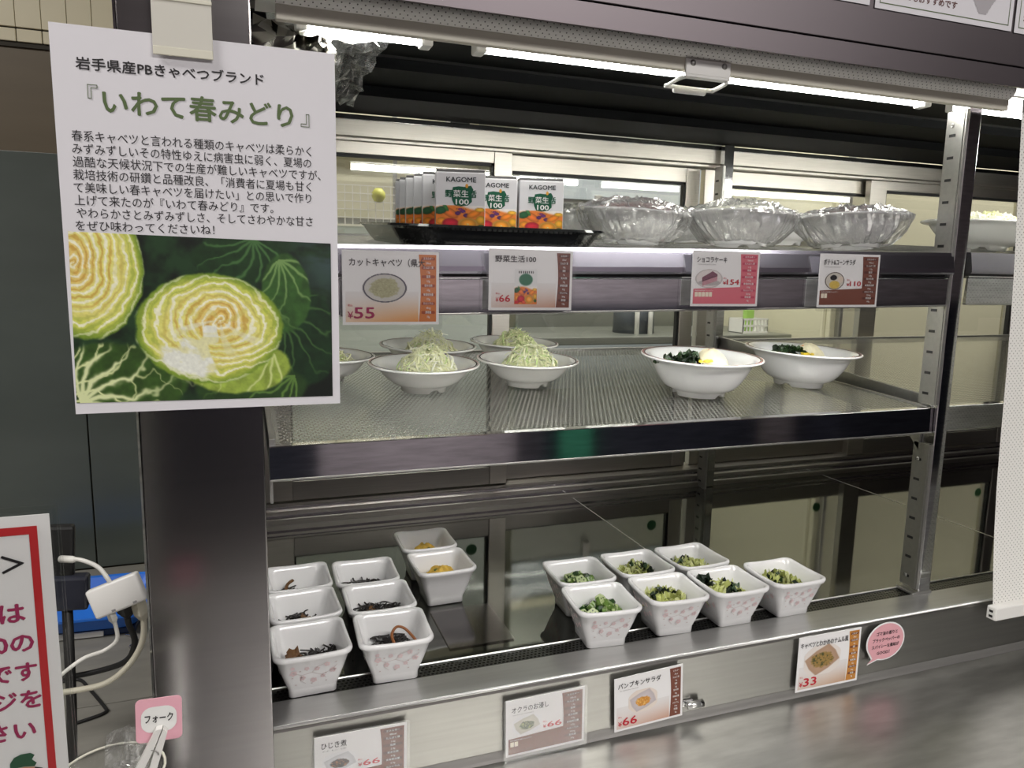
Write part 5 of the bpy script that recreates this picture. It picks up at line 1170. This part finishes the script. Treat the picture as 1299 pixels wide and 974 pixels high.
crumple('foil_corner', 'crumpled dark shiny wrap in the corner between pillar and hood', (0.016, 0.730, 1.575), (0.075, 0.02, 0.004), (0.0, 0.05, 0.055), 9, 7, 0.005, mat('dark_shiny_wrap', (0.30, 0.29, 0.27), 0.12, 1.0), 10, None, 'wrap')

# ------------------------------------------------------------------ left side counter: sign, tag, cup, cables
sg = thing('counter_sign', 'white red-bordered sign in a clear stand at the lower left', 'sign', (-0.1030, 0.4500, 1.2640), (0, 0, 0))
MB().box(-0.2570, 0, 0, 0.0006, -0.364, 0).build('sheet', card_m, sg)
q = MB(); b0, b1 = 0.0065, 0.0100
for a, b, c_, d in ((-0.257+b0, -b0+0.0005, -b1-0.0005, -b0+0.0005), (-b1, -b0+0.0005, -0.364+b1, -b1-0.0005), (-0.257+b0, -0.257+b1, -0.364+b1, -b1-0.0005), (-0.257+b0, -b0, -0.364+b0, -0.364+b1)): q.add([(a, -0.0004, c_), (b, -0.0004, c_), (b, -0.0004, d), (a, -0.0004, d)], [(0, 1, 2, 3)])
q.build('red_border', border_red, sg)
st = MB(); st.box(-0.262, 0.0045, -0.004, -0.0025, -0.372, 0.0045, 0.0006); st.box(-0.262, 0.0045, 0.002, 0.0035, -0.372, 0.0045, 0.0006); st.box(-0.262, 0.0045, -0.004, 0.06, -0.3850, -0.382, 0.0006)
st.box(-0.262, 0.0045, -0.001, 0.001, -0.382, -0.370)
st.build('clear_stand', acrylic, sg)
for txt, xr, zc, hh, m in (('ジ＞', -0.0135, -0.0310, 0.0125, ink_black), ('は', -0.0150, -0.0590, 0.0125, ink_crimson), ('0の', -0.0120, -0.0765, 0.0125, ink_crimson), ('です', -0.0115, -0.0935, 0.0120, ink_crimson), ('ジを', -0.0105, -0.1100, 0.0120, ink_crimson), ('さい', -0.0145, -0.1280, 0.0120, ink_crimson)):
    lettering(txt, m, sg, xr, zc, width=hh*0.93*(2 if txt != 'は' and txt != '0の' else (1 if txt == 'は' else 1.55)), zsc=hh, align='RIGHT', bold=0.035, y=-0.0006)
capg = mat('cap_green', srgb(36, 84, 58), 0.6); skin = mat('print_skin', srgb(214, 160, 124), 0.6)
cx_, cz_ = -0.0215, -0.1435
flat('printed_cap', [(cx_+a, cz_+c_) for a, c_ in ((-.0068, -.0025), (-.0066, .001), (-.0045, .0042), (-.001, .0056), (.0035, .0056), (.0055, .0040), (.0040, .0015), (.0062, -.001), (.0050, -.0030), (0, -.0022))][::-1], capg, sg, -0.0006)
flat('printed_face', [(cx_+a, cz_+c_) for a, c_ in ((-.0066, -.0030), (0, -.0024), (.0052, -.0034), (.0056, -.008), (.003, -.012), (-.003, -.012), (-.0062, -.008))][::-1], skin, sg, -0.0005)
flat('printed_hair', [(cx_+a, cz_+c_) for a, c_ in ((.0052, -.0032), (.0085, -.0045), (.0105, -.0062), (.0070, -.0064), (.0048, -.0055))][::-1], ink_black, sg, -0.0007)

tgc = thing('pegged_label', 'pink rounded card reading fork held up by a white clothes peg', 'label', (-0.0672, 0.5500, 1.0735), (0, 0.03, 0))
obj('card', mesh(*MB_plate(rrect(0.0305, 0.0335, 0.0035, 5), 0, 0.0006)), pink_card, tgc)
flat('white_panel', rrect(0.0235, 0.0200, 0.0075, 5, 0, 0.0005), ink_white, tgc, -0.0003)
lettering('フォーク', ink_black, tgc, 0, -0.0012, width=0.0185, zsc=0.0072, align='CENTER', bold=0.03, y=-0.0005)
pg = thing('clothes_peg', 'white plastic clothes peg gripping the pink card', 'peg', (-0.0645, 0.5465, 1.0695), (0.0, math.radians(22), 0))
for s_ in (-1, 1):
    q = MB(); q.plate([(s_*0.0004, 0.0), (s_*0.0040, -0.002), (s_*0.0056, -0.018), (s_*0.0085, -0.050), (s_*0.0035, -0.051), (s_*0.0008, -0.022), (s_*0.0003, -0.010)][::s_], -0.003, 0.0025); q.build('jaw', white_pl, pg)
MB().tube([(0.004*math.cos(a), -0.0038+0.0004*i, -0.019+0.004*math.sin(a)*0.6) for i, a in enumerate([k*0.7 for k in range(16)])], 0.0005, 5).build('spring', steel, pg, True)
cu = thing('fork_cup', 'clear cup of film-wrapped forks below the pink card', 'cup', (-0.1050, 0.575, 0.879))
v, f = lathe([(0.0, 0.001), (0.032, 0.001), (0.0355, 0.140), (0.0375, 0.142), (0.0365, 0.143), (0.0345, 0.140), (0.031, 0.004), (0.0, 0.004)], 32); q = MB(); q.add(v, f); q.build('cup_body', acrylic, cu, True)
MB().tube([(0.0372*math.cos(a), 0.0372*math.sin(a), 0.1425) for a in [2*PI*k/32 for k in range(32)]], 0.0010, 6, True).build('rim', mat('cream_rim', (0.70, 0.68, 0.58), 0.4), cu, True)
for k in range(4):
    r = random.Random(k); a = r.random()*6.28; bx_, by_ = 0.018*math.cos(a), 0.018*math.sin(a)
    o = crumple('wrapped_fork', 'film-wrapped clear fork, one of the bunch standing in the cup', (-0.1050+bx_-0.008, 0.575+by_, 0.885), (0.016, 0.004, 0.0), (0.006*math.cos(a), 0.006*math.sin(a), 0.150+0.010*r.random()), 4, 12, 0.0016, MATS['bright_film'], k+30, None, 'fork'); o['group'] = 'wrapped forks in the cup'

hub_y = 0.76
hb = thing('adapter_hub', 'white video adapter box hanging among cables behind the sign', 'adapter', (-0.1231,0.7600,1.0865), (math.radians(-8), math.radians(-20), math.radians(-6)))
MB().box(-0.0240, 0.0240, -0.006, 0.006, -0.0165, 0.0125, 0.0025).build('case', white_pl, hb, True)
for a in (-0.006, 0.014): MB().box(a-0.0018, a+0.0018, -0.0063, -0.0058, -0.0145, -0.0125).build('port_mark', ink_grey, hb)
tb = thing('tablet', 'dark tablet edge standing behind the red-bordered sign', 'tablet', (-0.1722,0.8000,1.0988), (0, math.radians(4), 0))
MB().box(-0.080, 0.006, 0, 0.012, -0.035, 0.045, 0.003).build('tablet_body', rubber, tb)
MB().box(-0.050, 0.020, -0.006, 0.010, -0.040, -0.005, 0.003).build('holder', navy, tb)
MB().tube([(0.0, 0.005, -0.035), (0.002, 0.02, -0.15), (0.002, 0.03, (-0.1722,0.8000,1.0988)[2]*0 - 0.2520)], 0.005, 8).build('stand_leg', rubber, tb, True)
MB().box(-0.05, 0.05, -0.02, 0.08, -0.2555, -0.2495, 0.002).build('stand_foot', rubber, tb)
white_c = mat('white_cable', (0.72, 0.71, 0.66), 0.4); beige_c = mat('beige_cable', (0.58, 0.55, 0.44), 0.45)
def cable(label, pts, r_, m, plug=None):
    t = thing('cable', label, 'cable', pts[0]); o0 = Vector(pts[0]); pp = [Vector(p_)-o0 for p_ in pts]
    MB().tube(smooth_path(pp, 8), r_, 8).build('cord', m, t, True)
    if plug:
        d = (pp[1]-pp[0]).normalized() if plug[0] == 0 else (pp[-2]-pp[-1]).normalized(); e = pp[0] if plug[0] == 0 else pp[-1]
        MB().tube([e-d*0.002, e+d*plug[1]*0.7, e+d*plug[1]], [plug[2], plug[2], plug[2]*0.5], 4 if plug[3] else 10).build('plug', m, t, not plug[3])
    return t
cable('short white cable arching from the tablet to the adapter box', [(-0.1704,0.7800,1.1185), (-0.1534,0.7700,1.1195), (-0.1384,0.7650,1.1126), (-0.1302,0.7600,1.1026), (-0.1273,0.7600,1.0951)], 0.0021, white_c, (0, 0.016, 0.0034, False))
cable('thin white cable leaving the underside of the adapter box', [(-0.1295,0.7600,1.0682), (-0.1256,0.7600,1.0524), (-0.1257,0.7600,1.0386), (-0.1370,0.7600,1.0299), (-0.1540,0.7500,1.0291), (-0.1748,0.7400,1.0176)], 0.0019, white_c, (0, 0.012, 0.0040, True))
cable('thick black video cable from the adapter box', [(-0.1169,0.7600,1.0761), (-0.1161,0.7700,1.0502), (-0.1131,0.7800,1.0248), (-0.1250,0.8000,0.9959), (-0.1542,0.8200,0.9788), (-0.1866,0.8200,0.9767)], 0.0030, rubber, (0, 0.019, 0.0080, True))
cable('beige cable looping right and down from the adapter box', [(-0.1059,0.7600,1.0778), (-0.1014,0.7600,1.0568), (-0.1040,0.7600,1.0327), (-0.1177,0.7600,1.0102), (-0.1404,0.7600,0.9953), (-0.1754,0.7500,0.9985)], 0.0029, beige_c, (0, 0.022, 0.0070, True))
cable('thin black wire bent in a hook on the side counter', [(-0.2304,0.9964,0.8810), (-0.2095,0.9954,0.8810), (-0.1951,0.9720,0.8810), (-0.1690,0.9197,0.8810), (-0.1666,0.9090,0.8810), (-0.1784,0.9014,0.8810), (-0.2036,0.8924,0.8810)], 0.0020, rubber)
bt = thing('blue_tray', 'bright blue plastic tray on the side counter behind the adapter', 'tray', (-0.245, 1.175, 0.8795), (0, 0, math.radians(-4)))
blue = mat('blue_plastic', (0.02, 0.17, 0.70), 0.35)
lo = [rr2(.085, .055, .02, 0.010), rr2(.092, .062, .022, 0.012), rr2(.108, .075, .024, 0.032), rr2(.112, .079, .025, 0.033), rr2(.112, .079, .025, 0.036), rr2(.106, .073, .024, 0.035), rr2(.090, .060, .022, 0.014)]
v, f = loops_mesh(lo); obj('tray_body', mesh(v, f, False), blue, bt)
MB().box(-0.09, 0.09, -0.058, 0.058, 0.0, 0.0098, 0.002).build('base_block', mat('dark_blue_base', (0.01, 0.03, 0.10), 0.4), bt)
MB().box(-0.05, 0.05, -0.062, -0.0585, 0.001, 0.009, 0.001).build('white_slip', white_pl, bt)
tag(MB().tube(smooth_path([(-0.165, 1.07, 0.897), (-0.155, 1.06, 0.897), (-0.150, 1.06, 0.890), (-0.160, 1.06, 0.884), (-0.152, 1.06, 0.881)], 6), 0.0018, 8).build('steel_clip', mirror, None, True), 'small bright wire clip in front of the blue tray', 'clip')
